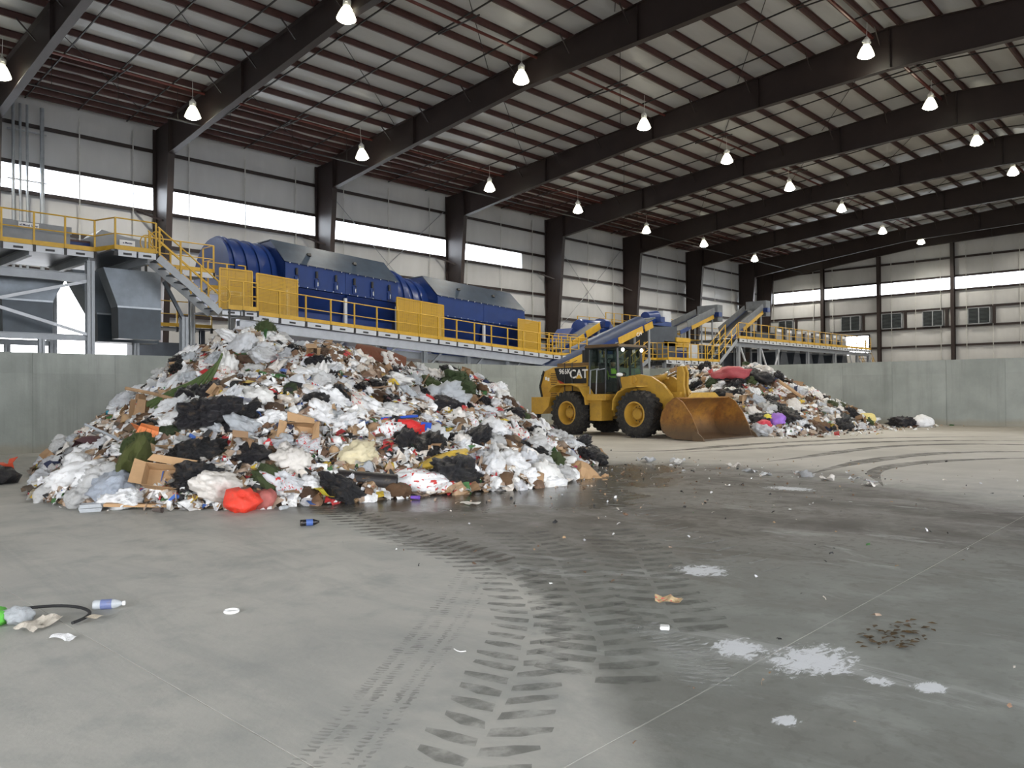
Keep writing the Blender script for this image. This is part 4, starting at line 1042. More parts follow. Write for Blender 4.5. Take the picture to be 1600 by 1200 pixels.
# centre hitch and front half
MB().tube([(-1.72, 0, .50), (-1.72, 0, 1.45)], .22, 12).build('hitch_pin', DARK, L, True)
for s in (-1, 1): MB().tube([(-2.2, s*.42, .80), (-1.0, s*.42, .80)], .06, 8).build('steering_cylinder', CHROME, L, True)
tow = [(-1.55, .58), (.70, .50), (.85, .95), (.25, 1.45), (-.25, 2.25), (-.75, 2.32), (-1.05, 2.05), (-1.10, 1.35), (-1.55, 1.15)]
for s in (-1, 1): MB().prism(tow, s*.40, s*.48).build('tower_plate', CATY, L)
MB().box(-1.4, .65, -.42, .42, .60, 1.05).build('front_frame', CATY, L); MB().box(-1.0, -.35, -.42, .42, 1.25, 2.05).build('tower_web', CATY, L)
MB().box(-1.12, -.62, -.85, -.48, 1.75, 2.28).build('lamp_bracket', CATY, L)
hl = MB().tube([(-.98, -.98, 1.85), (-1.05, -1.05, 2.30)], .03, 6).build('mirror_arm', CABD, L)
MB().lathe([(.03, -.16), (.06, -.14), (.075, .0), (.06, .12), (.03, .16)], 12, (-1.02, -1.02, 2.36), 'y').build('mirror_head', WHITE, hl, True)
for s in (-1, 1):
    pts = [(-1.05, 1.00), (-1.00, 1.40), (-.78, 1.68), (-.40, 1.86), (.12, 1.90)]
    mb = MB()
    for a, b in zip(pts[:-1], pts[1:]): mb.bar((a[0], s*1.13, a[1]), (b[0], s*1.13, b[1]), .66, .05)
    mb.prism([(-1.05, 1.0), (-1.0, 1.4), (-.78, 1.68), (-.4, 1.86), (-.4, 1.70), (-.80, 1.45), (-.92, 1.0)], s*.80, s*.86); mb.build('front_fender', CATY, L)
    arm = [(-.85, 2.30), (-.30, 2.36), (.25, 2.26), (.75, 1.98), (1.12, 1.58), (1.28, 1.15), (1.30, .70), (1.26, .30), (1.06, .26), (1.02, .62), (.90, 1.00), (.60, 1.35), (.10, 1.62), (-.50, 1.86), (-.85, 2.02)]
    MB().prism(arm, s*.60, s*.74).build('lift_arm', CATY, L)
    MB().tube([(-.55, s*.54, .95), (.25, s*.54, 1.30)], .10, 10).build('lift_cylinder', CATY, L, True); MB().tube([(.2, s*.54, 1.28), (.82, s*.54, 1.55)], .05, 8).build('cylinder_rod', CHROME, L, True)
    MB().tube([(-.55, s*.38, 2.16), (-.55, s*.80, 2.16)], .13, 12).build('pivot_boss', CATY, L, True)
MB().tube([(1.02, -.62, 1.30), (1.02, .62, 1.30)], .15, 12).build('cross_tube', CATY, L, True); MB().box(.80, 1.22, -.30, .30, 1.20, 1.68).build('lever_carrier', CATY, L)
lev = [(1.02, 2.62), (1.20, 2.64), (1.30, 2.40), (1.28, 1.90), (1.36, 1.45), (1.38, 1.08), (1.22, 1.02), (1.12, 1.30), (1.02, 1.65), (.98, 2.30)]
for s in (-1, 1): MB().prism(lev, s*.07, s*.17).build('tilt_lever', CATY, L)
MB().tube([(-.45, 0, 2.05), (.45, 0, 2.28)], .12, 10).build('tilt_cylinder', CATY, L, True); MB().tube([(.4, 0, 2.27), (1.1, 0, 2.50)], .06, 8).build('cylinder_rod', CHROME, L, True)
# bucket
prof = [(3.00, .02), (2.45, .02), (1.95, .04), (1.62, .14), (1.40, .36), (1.34, .66), (1.42, .98), (1.62, 1.26), (1.90, 1.46), (2.02, 1.50)]
W = 1.66; vs = []; fs = []; n = len(prof)
for y in (-W, W):
    for i, (x, z) in enumerate(prof):
        vs.append((x, y, z))
for i in range(n-1): fs.append((i, i+1, n+i+1, n+i))
inn = [(x+(.05 if 0 < i < n-1 else 0)*(1 if x < 2.2 else 0), z+.05 if x > 1.55 and z < .3 else z+.0) for i, (x, z) in enumerate(prof)]
inn = [(3.0, .06), (2.45, .06), (1.97, .08), (1.65, .18), (1.45, .38), (1.39, .66), (1.47, .96), (1.66, 1.22), (1.92, 1.41), (2.03, 1.45)]
for y in (-W, W):
    for x, z in inn: vs.append((x, y, z))
o = 2*n
for i in range(n-1): fs.append((o+i, o+n+i, o+n+i+1, o+i+1))
fs += [(0, n, o+n, o), (n-1, o+n-1, o+2*n-1, 2*n-1)]
bk = MB().add(vs, fs).build('bucket', RUST, L, True)
side = prof+[(2.30, 1.34), (2.62, .92), (2.86, .45)]
for s in (-1, 1): MB().prism(side, s*(W-.01), s*(W+.04)).build('side_plate', RUST, bk)
MB().prism([(-.95, 1.48), (-.65, 1.66), (.75, 1.66), (1.05, 1.48)], 1.98, 2.03, 'yz').build('spill_guard', CATY, bk)
MB().box(2.88, 3.08, -W-.06, W+.06, .0, .05).build('cutting_edge', mat('worn_steel', (.16, .13, .10, 1), .45, .5), bk)
for s in (-1, 1): MB().prism([(1.36, .9), (1.26, .9), (1.14, .55), (1.18, .24), (1.32, .30), (1.30, .60)], s*.50, s*.58).build('bucket_ear', CATY, bk); MB().prism([(2.72, 0), (3.2, 0), (3.1, .16), (2.72, .42)], s*(W+.04), s*(W+.09)).build('corner_tooth', RUST, bk)
for s in (-1, 1): MB().prism([(1.12, .98), (1.36, 1.12), (1.33, .85), (1.16, .75)], s*.07-.03, s*.07+.03).build('tilt_ear', CATY, bk)

# operator seated in the cab
SKIN = mat('skin', (.42, .24, .16, 1), .6, 0, .05); DENIM = mat('dark_work_clothes', (.03, .035, .05, 1), .8); VEST = mat('hi_vis_fabric', (.50, .85, .06, 1), .6, 0, .05)
lr = Matrix.Translation((25.87, 16.8, 0)) @ Matrix.Rotation(math.radians(-93.5), 4, 'Z')
pr = thing('person', 'person in a bright yellow-green safety vest sitting at the wheel of the loader cab', 'person', (0, 0, 0))
pr.matrix_world = lr @ Matrix.Translation((-2.28, 0, 2.08)); ORG[pr.name] = Vector((0, 0, 0))
J = [(0, 0, .10, .15), (.0, 0, .30, .145), (.03, 0, .50, .155), (.06, 0, .60, .06), (.07, 0, .68, .075), (.085, 0, .76, .098), (.085, 0, .84, .085),   # 0 pelvis..6 crown
     (.04, .19, .53, .065), (.14, .24, .30, .048), (.38, .17, .30, .036), (.46, .15, .31, .036),      # 7-10 left arm
     (.04, -.19, .53, .065), (.14, -.24, .30, .048), (.38, -.17, .30, .036), (.46, -.15, .31, .036),  # 11-14
     (.10, .10, .09, .095), (.46, .13, .10, .065), (.60, .13, -.26, .045), (.70, .13, -.30, .035),    # 15-18 left leg
     (.10, -.10, .09, .095), (.46, -.13, .10, .065), (.60, -.13, -.26, .045), (.70, -.13, -.30, .035), (.178, 0, .765, .016)]
Ed = [(0, 1), (1, 2), (2, 3), (3, 4), (4, 5), (5, 6), (2, 7), (7, 8), (8, 9), (9, 10), (2, 11), (11, 12), (12, 13), (13, 14), (0, 15), (15, 16), (16, 17), (17, 18), (0, 19), (19, 20), (20, 21), (21, 22), (5, 23)]
me = bpy.data.meshes.new('body'); me.from_pydata([j[:3] for j in J], Ed, []); bo = ob('body', me, pr)
sk = bo.modifiers.new('skin', 'SKIN')
for i, j in enumerate(J):
    d = me.skin_vertices[0].data[i]; d.radius = (j[3], j[3]); d.use_root = (i == 0)
ss = bo.modifiers.new('sub', 'SUBSURF'); ss.levels = ss.render_levels = 2; me.materials.append(DENIM); bo.data.materials[0] = DENIM
mb = MB(); mb.lathe([(.16, .12), (.175, .30), (.19, .48), (.12, .56)], 16, (.02, 0, 0)); mb.build('safety_vest', VEST, pr, True)
mb = MB(); mb.lathe([(.02, .62), (.085, .66), (.105, .74), (.10, .82), (.06, .88), (.01, .90)], 14, (.085, 0, 0)); hd = mb.build('face', SKIN, pr, True)
for s in (-1, 1):
    MB().lathe([(.004, -.012), (.013, 0), (.004, .012)], 8, (.185, s*.035, .775)).build('eye', WHITE, hd); MB().lathe([(.005, -.03), (.018, 0), (.005, .03)], 8, (.085, s*.105, .76)).build('ear', SKIN, hd)
MB().box(.175, .192, -.025, .025, .695, .703).build('mouth', mat('lip', (.25, .10, .08, 1), .6), hd)
mb = MB(); mb.lathe([(.112, .82), (.115, .86), (.09, .91), (.03, .935)], 14, (.08, 0, 0)); mb.box(.15, .25, -.08, .08, .825, .84); mb.build('cap', mat('cap_fabric', (.05, .05, .06, 1), .8), pr, True)
for s in (-1, 1):
    mb = MB(); c = Vector((.50, s*.15, .315)); mb.cbox(c, (.09, .035, .075))
    for q in range(4): mb.tube([c+Vector((.03, -s*.005, .028-q*.019)), c+Vector((.07, -s*.03, .030-q*.019)), c+Vector((.055, -s*.07, .028-q*.017))], .0095, 6)
    mb.tube([c+Vector((-.02, -s*.01, .03)), c+Vector((.02, -s*.04, .055))], .011, 6); mb.build('hand', SKIN, pr, True)
# ------------------------------------------------------------------ waste heaps
PILE1 = [(10.14, 18.76, 3.31, .8), (11.33, 17.08, 2.98, .78), (14.12, 18.8, 2.8, .7), (16.58, 18.31, 2.44, .78), (8.47, 14.72, 2.22, .61), (10.98, 12.88, 1.48, .55), (14.16, 14.27, 1.13, .48), (6.75, 14.74, .75, .54), (14.68, 13.01, .25, .68)]
PILE2 = [(39, 23.5, 3.0, .65), (37.5, 21, 2.95, .6), (35.94, 18.06, 2.7, .54), (33.66, 18.14, 2.67, .73), (34.56, 14.87, 1.18, .55), (35.06, 17.67, 2.71, .7), (30.23, 15.55, 1.35, .53)]
def hgt(C, x, y):
    acc = 0.0
    for cx, cy, hh, s in C:
        d = math.hypot(x-cx, y-cy); v = hh-s*(math.sqrt(d*d+.5)-.7)
        acc += math.exp(6*max(-3, min(6, v)))
    h = math.log(acc)/6
    if h > .05: h += .16*noise.noise((x*.9, y*.9, 4.0)) + .10*noise.noise((x*2.3, y*2.3, 1.0))
    return h
def nrm(C, x, y):
    e = .15; return Vector((hgt(C, x-e, y)-hgt(C, x+e, y), hgt(C, x, y-e)-hgt(C, x, y+e), 2*e)).normalized()
CAMP = Vector((0, 0, EYE))

def pal_mat(name, cols, rough=.5, bump=.35, bs=9.0, prints=None, alpha=0.0, sss=False, var=.10):
    m, t, p = base_mat(name); out = t.n['Material Output']
    oi = t.new('ShaderNodeObjectInfo'); r = t.new('ShaderNodeValToRGB'); r.color_ramp.interpolation = 'CONSTANT'
    el = r.color_ramp.elements; n = len(cols)
    el[0].position = 0; el[0].color = cols[0]
    if n > 1: el[1].position = 1.0/n; el[1].color = cols[1]
    else: el.remove(el[1])
    for i in range(2, n): e = el.new(i/n); e.color = cols[i]
    t.link(oi.outputs['Random'], r.inputs[0]); c = r.outputs[0]
    co = t.coord('Object')
    mp = t.new('ShaderNodeVectorMath', operation='ADD'); t.link(co, mp.inputs[0]); t.link(oi.outputs['Location'], mp.inputs[1]); cv = mp.outputs[0]
    hs = t.new('ShaderNodeHueSaturation'); t.val(hs.inputs['Value'], t.math('MULTIPLY_ADD', t.noise(3.5, 5, .65, cv), var*2, 1-var)); t.link(c, hs.inputs['Color']); c = hs.outputs[0]
    soil = t.math('MULTIPLY', t.sstep(t.noise(2.6, 6, .7, cv), .53, .72), .38)
    c = t.mix(soil, c, (.24, .17, .10, 1))
    if prints:
        c = t.mix(t.math('MULTIPLY', t.sstep(t.noise(3.2, 2, .4, t.mapping(cv, (1, 2.2, 1))), .60, .63), t.math('GREATER_THAN', t.math('FRACT', t.math('MULTIPLY', oi.outputs['Random'], 7.3)), .82)), c, prints)
    t.link(c, p.inputs['Base Color']); p.inputs['Roughness'].default_value = rough
    b = t.new('ShaderNodeBump'); b.inputs['Strength'].default_value = bump; b.inputs['Distance'].default_value = .06
    t.link(t.noise(bs, 5, .7, cv, dist=1.2), b.inputs['Height']); t.link(b.outputs[0], p.inputs['Normal'])
    if alpha:
        tr = t.new('ShaderNodeBsdfTransparent'); mx = t.new('ShaderNodeMixShader'); mx.inputs[0].default_value = 1-alpha
        t.link(tr.outputs[0], mx.inputs[1]); t.link(p.outputs[0], mx.inputs[2]); t.link(mx.outputs[0], out.inputs[0])
    return m
V = lambda r, g, b: (r, g, b, 1)
MW = pal_mat('white_bag_film', [V(.80, .80, .79), V(.70, .71, .71), V(.82, .81, .77), V(.60, .61, .62), V(.85, .85, .84), V(.74, .70, .64)], .38, .5, prints=V(.55, .05, .04))
MT = pal_mat('clear_film', [V(.76, .78, .80), V(.70, .74, .77), V(.78, .78, .76)], .22, .7, 6, alpha=.30)
MK = pal_mat('black_bag_film', [V(.012, .012, .013), V(.02, .02, .022), V(.016, .015, .018)], .28, .9, 8, var=.05)
MP = pal_mat('waste_paper', [V(.78, .77, .73), V(.66, .62, .55), V(.82, .81, .80), V(.55, .50, .42), V(.70, .70, .72)], .7, .3, prints=V(.08, .09, .20))
MC = pal_mat('corrugated_card', [V(.34, .21, .11), V(.40, .26, .14), V(.28, .17, .09)], .75, .2)
MF = pal_mat('foam_white', [V(.84, .84, .82), V(.78, .78, .76)], .6, .15)
MCOL = pal_mat('coloured_wrappers', [V(.55, .03, .03), V(.04, .12, .45), V(.65, .48, .04), V(.05, .28, .08), V(.60, .16, .03), V(.45, .05, .12), V(.03, .30, .42)], .42, .5, prints=V(.75, .75, .72))
MFB = pal_mat('cloth_rags', [V(.10, .04, .05), V(.04, .05, .10), V(.16, .13, .10), V(.30, .28, .26), V(.20, .05, .05)], .85, .5)
MG = pal_mat('grass_cuttings', [V(.050, .085, .022), V(.07, .10, .03), V(.045, .07, .025)], .85, .9, 22)
MBR = pal_mat('brown_pulp', [V(.16, .085, .04), V(.21, .12, .06), V(.10, .055, .03), V(.26, .17, .10)], .75, .8, 14)
MBOT = pal_mat('clear_bottle', [V(.62, .66, .68), V(.55, .66, .60), V(.60, .62, .66)], .15, .2, alpha=.45)
MCAP = pal_mat('bottle_cap', [V(.75, .75, .75), V(.1, .2, .55), V(.05, .3, .1)], .4, .1)
MWD = pal_mat('waste_wood', [V(.30, .20, .11), V(.22, .14, .08)], .75, .3)

def ico(seed, amp, flat, fold, m, sub=3, stretch=(1, 1, 1)):
    bm = bmesh.new(); bmesh.ops.create_icosphere(bm, subdivisions=sub, radius=1.0); o = Vector((seed*7.3, seed*3.1, seed*1.7))
    for v in bm.verts:
        p = v.co.copy(); w = Vector((noise.noise(p*1.5+o), noise.noise(p*1.5-o), noise.noise(p*1.5+o*.3)))*.5; p2 = p+w
        r = 1+amp*noise.noise(p*1.3+o)+amp*.6*noise.noise(p*2.6+o)
        r += fold*.5*(1-2.6*abs(noise.noise(p2*2.2+o*2))) + fold*.42*(1-2.6*abs(noise.noise(p2*4.6+o))) + fold*.26*(1-2.6*abs(noise.noise(p2*9.0+o)))
        q = p*r; v.co = Vector((q.x*stretch[0], q.y*stretch[1], q.z*flat*stretch[2]))
    me = bpy.data.meshes.new('lump'); bm.to_mesh(me); bm.free(); me.materials.append(m)
    me.polygons.foreach_set('use_smooth', [True]*len(me.polygons)); return me
def sheet(seed, m, curl=.35, nx=9, ny=9, asp=.75, smooth=False):
    o = seed*5.7; vs = []; fs = []
    for j in range(ny+1):
        for i in range(nx+1):
            x, y = 2*i/nx-1, (2*j/ny-1)*asp
            z = curl*noise.noise((x*1.1+o, y*1.1, 0))*1.2 + curl*.5*noise.noise((x*2.7, y*2.7+o, 3)) + curl*.5*(x*x)*math.sin(o)
            vs.append((x+.12*noise.noise((x*2, y*2, o)), y+.12*noise.noise((y*2, x*2, o+5)), z))
    for j in range(ny):
        for i in range(nx):
            a = j*(nx+1)+i; fs.append((a, a+1, a+nx+2, a+nx+1))
    me = bpy.data.meshes.new('sheet'); me.from_pydata(vs, [], fs); me.materials.append(m)
    if smooth: me.polygons.foreach_set('use_smooth', [True]*len(fs))
    return me
def carton(seed, m):
    rn = random.Random(seed); a, b, c = 1, rn.uniform(.55, .9), rn.uniform(.25, .6); t = .03; mb = MB()
    mb.box(-a, a, -b, b, -c, -c+t); mb.box(-a, -a+t, -b, b, -c, c); mb.box(a-t, a, -b, b, -c, c); mb.box(-a, a, -b, -b+t, -c, c); mb.box(-a, a, b-t, b, -c, c)
    mb.bar((-a, 0, c), (-a-.5, 0, c+.35*rn.random()), 2*b, t); mb.bar((a, 0, c), (a+.3, 0, c+.5), 2*b, t); mb.bar((0, b, c), (.05, b+.5, c+.2), 2*a*.95, t, up=(0, 0, 1))
    for v in mb.v: v += Vector((noise.noise(v*1.4+Vector((seed, 0, 0))), noise.noise(v*1.4+Vector((0, seed, 0))), noise.noise(v*1.4+Vector((0, 0, seed)))))*.28
    return mb.mesh(m)
def clam(seed, m):
    mb = MB(); mb.prism([(-1, 0), (-.85, -.35), (.85, -.35), (1, 0)], -.85, .85); mb.prism([(-1, .04), (1, .04), (.85, .36), (-.85, .36)], -.85, .85); return mb.mesh(m)
def cup(m):
    mb = MB(); mb.lathe([(.30, -.9), (.32, -.88), (.45, .85), (.49, .9), (.46, .9), (.42, .82), (.28, -.82)], 14); return mb.mesh(m, True)
def bottle(m):
    mb = MB(); mb.lathe([(.05, -1), (.30, -.98), (.33, -.88), (.33, -.3), (.30, -.2), (.33, -.1), (.33, .35), (.22, .65), (.13, .8), (.13, .93)], 14); return mb.mesh(m, True)
def capm(m):
    mb = MB(); mb.lathe([(.15, .86), (.16, .88), (.16, 1.02), (.13, 1.04)], 12); return mb.mesh(m, True)
def stick(seed, m):
    mb = MB(); mb.tube([(-1, 0, 0), (-.3, .04, .03), (.4, -.03, .02), (1, .05, 0)], [.05, .045, .05, .03], 6); return mb.mesh(m)
def plank(m):
    mb = MB(); mb.box(-1, 1, -.16, .16, -.04, .04); return mb.mesh(m)
def tuft(seed, m):
    """matted clump of grass: lumpy body bristling with blades"""
    me0 = ico(seed, .35, .7, .2, m, 3); rn = random.Random(seed); mb = MB()
    mb.add([v.co for v in me0.vertices], [tuple(p.vertices) for p in me0.polygons])
    for k in range(260):
        v = me0.vertices[rn.randrange(len(me0.vertices))].co; d = (v.normalized()+Vector((rn.uniform(-.8, .8), rn.uniform(-.8, .8), rn.uniform(-.3, .6)))).normalized()
        s = d.cross(Vector((0, 0, 1))).normalized()*.025; e = v+d*rn.uniform(.15, .4); mb.add([v-s, v+s, e], [(0, 1, 2)])
    return mb.mesh(m)

PB = dict(
    white_bag=[ico(i, .5, .62, .42, MW, 4) for i in range(1, 8)]+[ico(20+i, .6, .45, .5, MW, 4, (1.35, .75, 1)) for i in range(5)],
    clear_bag=[ico(40+i, .5, .6, .45, MT, 4) for i in range(5)], black_bag=[ico(60+i, .5, .62, .45, MK, 4, (1.2, .85, 1)) for i in range(7)],
    paper_sheet=[sheet(i, MP) for i in range(8)], torn_film=[sheet(20+i, MW, .5, smooth=True) for i in range(5)],
    cardboard_box=[carton(i, MC) for i in range(5)], cardboard_flap=[sheet(40+i, MC, .14) for i in range(4)],
    foam_tray=[clam(1, MF)], paper_cup=[cup(MF)], wrapper=[sheet(60+i, MCOL, .4, 7, 7) for i in range(5)]+[ico(90+i, .4, .5, .35, MCOL, 2) for i in range(4)],
    rag=[sheet(80+i, MFB, .45, smooth=True) for i in range(5)], grass_clump=[tuft(i, MG) for i in range(4)], pulp_clump=[ico(110+i, .4, .6, .4, MBR) for i in range(6)],
    plastic_bottle=[bottle(MBOT)], wooden_stick=[stick(i, MWD) for i in range(3)], white_jug=[ico(140, .15, .95, .08, MF, 2, (.7, .7, 1.1))], paper_bag=[ico(150+i, .25, .8, .3, MC, 2, (.8, .7, 1.1)) for i in range(3)])
CAPM = capm(MCAP)
def put(name, mesh, loc, size, nz=None, label='', cat='', group=None, rot=None, tilt=.5, sc3=(1, 1, 1)):
    o = bpy.data.objects.new(name, mesh); COL.objects.link(o); o.location = loc
    if rot is None:
        q = (nz if nz else Vector((0, 0, 1))).to_track_quat('Z', 'Y') @ Euler((random.gauss(0, tilt), random.gauss(0, tilt), random.uniform(0, 6.28))).to_quaternion()
        o.rotation_mode = 'QUATERNION'; o.rotation_quaternion = q
    else: o.rotation_euler = rot
    o.scale = tuple(size*s for s in sc3); return tag(o, label, cat, group)

def mound(name, C, x0, x1, y0, y1, label, step=.16):
    nx, ny = int((x1-x0)/step), int((y1-y0)/step); idx = {}; vs = []; fs = []
    H = [[hgt(C, x0+i*step, y0+j*step) for i in range(nx+1)] for j in range(ny+1)]
    def vi(i, j):
        if (i, j) not in idx:
            x, y = x0+i*step, y0+j*step
            idx[(i, j)] = len(vs); vs.append((x, y, max(0, H[j][i])-.10+.10*noise.noise((x*4, y*4, 7))))
        return idx[(i, j)]
    for j in range(ny):
        for i in range(nx):
            if max(H[j][i], H[j][i+1], H[j+1][i], H[j+1][i+1]) > .03: fs.append((vi(i, j), vi(i+1, j), vi(i+1, j+1), vi(i, j+1)))
    m, t, p = base_mat(name+'_mix')
    co = t.coord('Object'); v = t.new('ShaderNodeTexVoronoi'); v.inputs['Scale'].default_value = 4.5; t.link(co, v.inputs['Vector'])
    r = t.new('ShaderNodeValToRGB'); r.color_ramp.interpolation = 'CONSTANT'; el = r.color_ramp.elements
    cs = [(.10, .06, .035, 1), (.22, .15, .09, 1), (.5, .47, .43, 1), (.04, .035, .03, 1), (.33, .27, .2, 1), (.62, .6, .57, 1)]
    el[0].color = cs[0]; el[1].position = .18; el[1].color = cs[1]
    for k, q in enumerate((.36, .52, .66, .82)): e = el.new(q); e.color = cs[k+2]
    t.link(t.sep(v.outputs['Color'])[0], r.inputs[0]); t.link(r.outputs[0], p.inputs['Base Color']); p.inputs['Roughness'].default_value = .7
    b = t.new('ShaderNodeBump'); b.inputs['Strength'].default_value = .8; b.inputs['Distance'].default_value = .1; t.link(t.noise(9, 5, .7, co), b.inputs['Height']); t.link(b.outputs[0], p.inputs['Normal'])
    me = bpy.data.meshes.new(name); me.from_pydata(vs, [], fs); me.materials.append(m); me.polygons.foreach_set('use_smooth', [True]*len(fs))
    return tag(ob(name, me), label, 'refuse', kind='stuff')
mound('refuse_core', PILE1, 1, 24, 8, 27.1, 'dense mixed refuse packed between the bags of the near heap')
mound('refuse_core', PILE2, 27.9, 40.9, 9, 27.1, 'dense mixed refuse packed between the bags of the far heap', .2)

FLAKE = [MW, MP, MBR, MC, MCOL, MK, MF, MG, MFB]
FPAL = [mat('flake_%d' % i, c, .6, 0, .2, 8) for i, c in enumerate([V(.78, .78, .76), V(.66, .60, .52), V(.16, .09, .05), V(.34, .22, .12), V(.50, .04, .04), V(.02, .02, .02), V(.55, .55, .56), V(.05, .12, .38), V(.60, .42, .05), V(.06, .16, .05), V(.40, .30, .22), V(.82, .82, .80)])]
FW = [5, 4, 5, 4, 1, 2, 3, .6, .7, .8, 4, 4]
def flakes(name, label, pos, n, smin, smax, parent=None, weights=FW):
    rn = random.Random(n); vs = []; fs = []; mi = []
    for k in range(n):
        p, nz = pos(rn)
        if p is None: continue
        s = rn.uniform(smin, smax)*(1 if rn.random() < .8 else 1.6); q = nz.to_track_quat('Z', 'Y') @ Euler((rn.gauss(0, .5), rn.gauss(0, .5), rn.uniform(0, 6.28))).to_quaternion()
        b = len(vs); a = rn.uniform(.35, 1)
        for (x, y, z) in ((-1, -a, 0), (.1, -a*.9, .35), (1, -a*.7, 0), (.9, a, .2), (-.1, a*.8, .5), (-.9, a*.9, 0)):
            vs.append(p+q @ Vector((x+rn.uniform(-.25, .25), y+rn.uniform(-.25, .25), z+rn.uniform(-.2, .2)))*s)
        m = rn.choices(range(len(FPAL)), weights)[0]
        fs += [(b, b+1, b+4, b+5), (b+1, b+2, b+3, b+4)]; mi += [m, m]
    me = bpy.data.meshes.new(name); me.from_pydata([tuple(v) for v in vs], [], fs)
    for m in FPAL: me.materials.append(m)
    me.polygons.foreach_set('material_index', mi); me.update()
    return tag(ob(name, me), label, 'litter', kind='stuff')
def on_pile(C, box, minh=.03):
    def f(rn):
        for _ in range(40):
            x, y = rn.uniform(box[0], box[1]), rn.uniform(box[2], box[3]); h = hgt(C, x, y)
            if h < minh: continue
            nz = nrm(C, x, y); p = Vector((x, y, max(h, 0)))
            if nz.dot((CAMP-p).normalized()) > -.05 or rn.random() < .08: return p+nz*.02, nz
        return None, None
    return f
B1, B2 = (2, 23, 9, 26.4), (28.0, 40.3, 10, 26.4)
flakes('refuse_scraps', 'small torn scraps scattered over the near waste heap', on_pile(PILE1, B1), 26000, .03, .11)
flakes('refuse_scraps', 'small torn scraps scattered over the far waste heap', on_pile(PILE2, B2), 15000, .04, .12)

KIND = dict(white_bag=('crumpled white plastic bag', 'plastic bag'), clear_bag=('crumpled clear plastic bag', 'plastic bag'), black_bag=('black rubbish bag', 'rubbish bag'), paper_sheet=('crumpled sheet of waste paper', 'paper'), torn_film=('torn white plastic film', 'plastic film'), cardboard_box=('crushed brown cardboard box', 'box'), cardboard_flap=('bent piece of brown cardboard', 'cardboard'), foam_tray=('white foam food tray', 'food tray'), paper_cup=('white paper cup', 'cup'), wrapper=('brightly coloured crumpled wrapper', 'wrapper'), rag=('dark crumpled rag', 'rag'), grass_clump=('clump of green cut grass', 'grass clump'), pulp_clump=('brown soggy clump of waste', 'waste clump'), plastic_bottle=('empty clear plastic bottle', 'bottle'), wooden_stick=('thin wooden stick', 'stick'), white_jug=('white plastic jug', 'jug'), paper_bag=('bulging brown paper bag', 'paper bag'))
def scatter(C, box, heap, counts, bias):
    f = on_pile(C, box, .06)
    rn = random.Random(len(heap))
    for kind, (n, s0, s1) in counts.items():
        lab, cat = KIND[kind]
        for k in range(n):
            p, nz = f(rn)
            if p is None or (heap.startswith('far') and _R.dot(p-CAMP)/_F.dot(p-CAMP) < .165): continue      # wholly behind the loader
            me = rn.choice(PB[kind]); s = rn.uniform(s0, s1)
            nz = (nz+Vector((0, 0, .5))).normalized()
            o = put(kind, me, p+nz*(s*.12), s, nz, '%s lying in the %s' % (lab, heap), cat, '%s in the %s' % (cat+'s' if not cat.endswith('x') else 'boxes', heap), tilt=.9 if kind in ('paper_cup', 'plastic_bottle', 'cardboard_box', 'foam_tray', 'white_jug') else .35)
            if kind == 'plastic_bottle':
                c = ob('bottle_cap', CAPM, None); c.parent = o; ORG.pop(c.name, None)
random.seed(11)
scatter(PILE1, B1, 'near waste heap', dict(white_bag=(180, .13, .28), pulp_clump=(150, .07, .20), clear_bag=(100, .13, .27), black_bag=(62, .13, .27), paper_sheet=(180, .08, .22), torn_film=(190, .11, .26), cardboard_box=(34, .10, .22), cardboard_flap=(70, .10, .26), foam_tray=(50, .08, .15), paper_cup=(46, .07, .11), wrapper=(110, .05, .14), rag=(60, .10, .26), grass_clump=(14, .14, .30), plastic_bottle=(70, .09, .14), wooden_stick=(30, .15, .5), white_jug=(34, .09, .15), paper_bag=(22, .12, .20)), 1)
scatter(PILE2, B2, 'far waste heap', dict(white_bag=(95, .16, .34), pulp_clump=(110, .10, .26), clear_bag=(46, .16, .32), black_bag=(58, .18, .38), paper_sheet=(100, .12, .28), torn_film=(90, .15, .34), cardboard_box=(20, .15, .28), cardboard_flap=(50, .14, .34), foam_tray=(20, .12, .18), wrapper=(60, .08, .18), rag=(40, .15, .34), grass_clump=(10, .2, .38), plastic_bottle=(14, .12, .16), wooden_stick=(24, .3, .7), paper_bag=(10, .15, .24)), 1)
# the uncounted mass of small bags between the pieces above
def packed(name, label, f, n, s0, s1):
    rn = random.Random(n); mb = MB(); src = [ico(500+i, .5, .6, .45, MW, 2) for i in range(6)]
    src = [([v.co.copy() for v in m.vertices], [tuple(q.vertices) for q in m.polygons]) for m in src]
    for k in range(n):
        p, nz = f(rn)
        if p is None: continue
        vs, fs = rn.choice(src); s = rn.uniform(s0, s1); q = nz.to_track_quat('Z', 'Y') @ Euler((rn.gauss(0, .5), rn.gauss(0, .5), rn.uniform(0, 6.28))).to_quaternion()
        mb.cur = rn.choices(range(len(FPAL)), [6, 4, 2, 2, .3, 1, 4, .1, .2, .2, 3, 6])[0]; mb.add([p+q @ (v*s) for v in vs], fs)
    me = mb.mesh(FPAL, True); return tag(ob(name, me), label, 'refuse', kind='stuff')
packed('packed_refuse', 'small crumpled bags and wads filling the near waste heap', on_pile(PILE1, B1), 900, .06, .13)
packed('packed_refuse', 'small crumpled bags and wads filling the far waste heap', on_pile(PILE2, B2), 500, .08, .16)

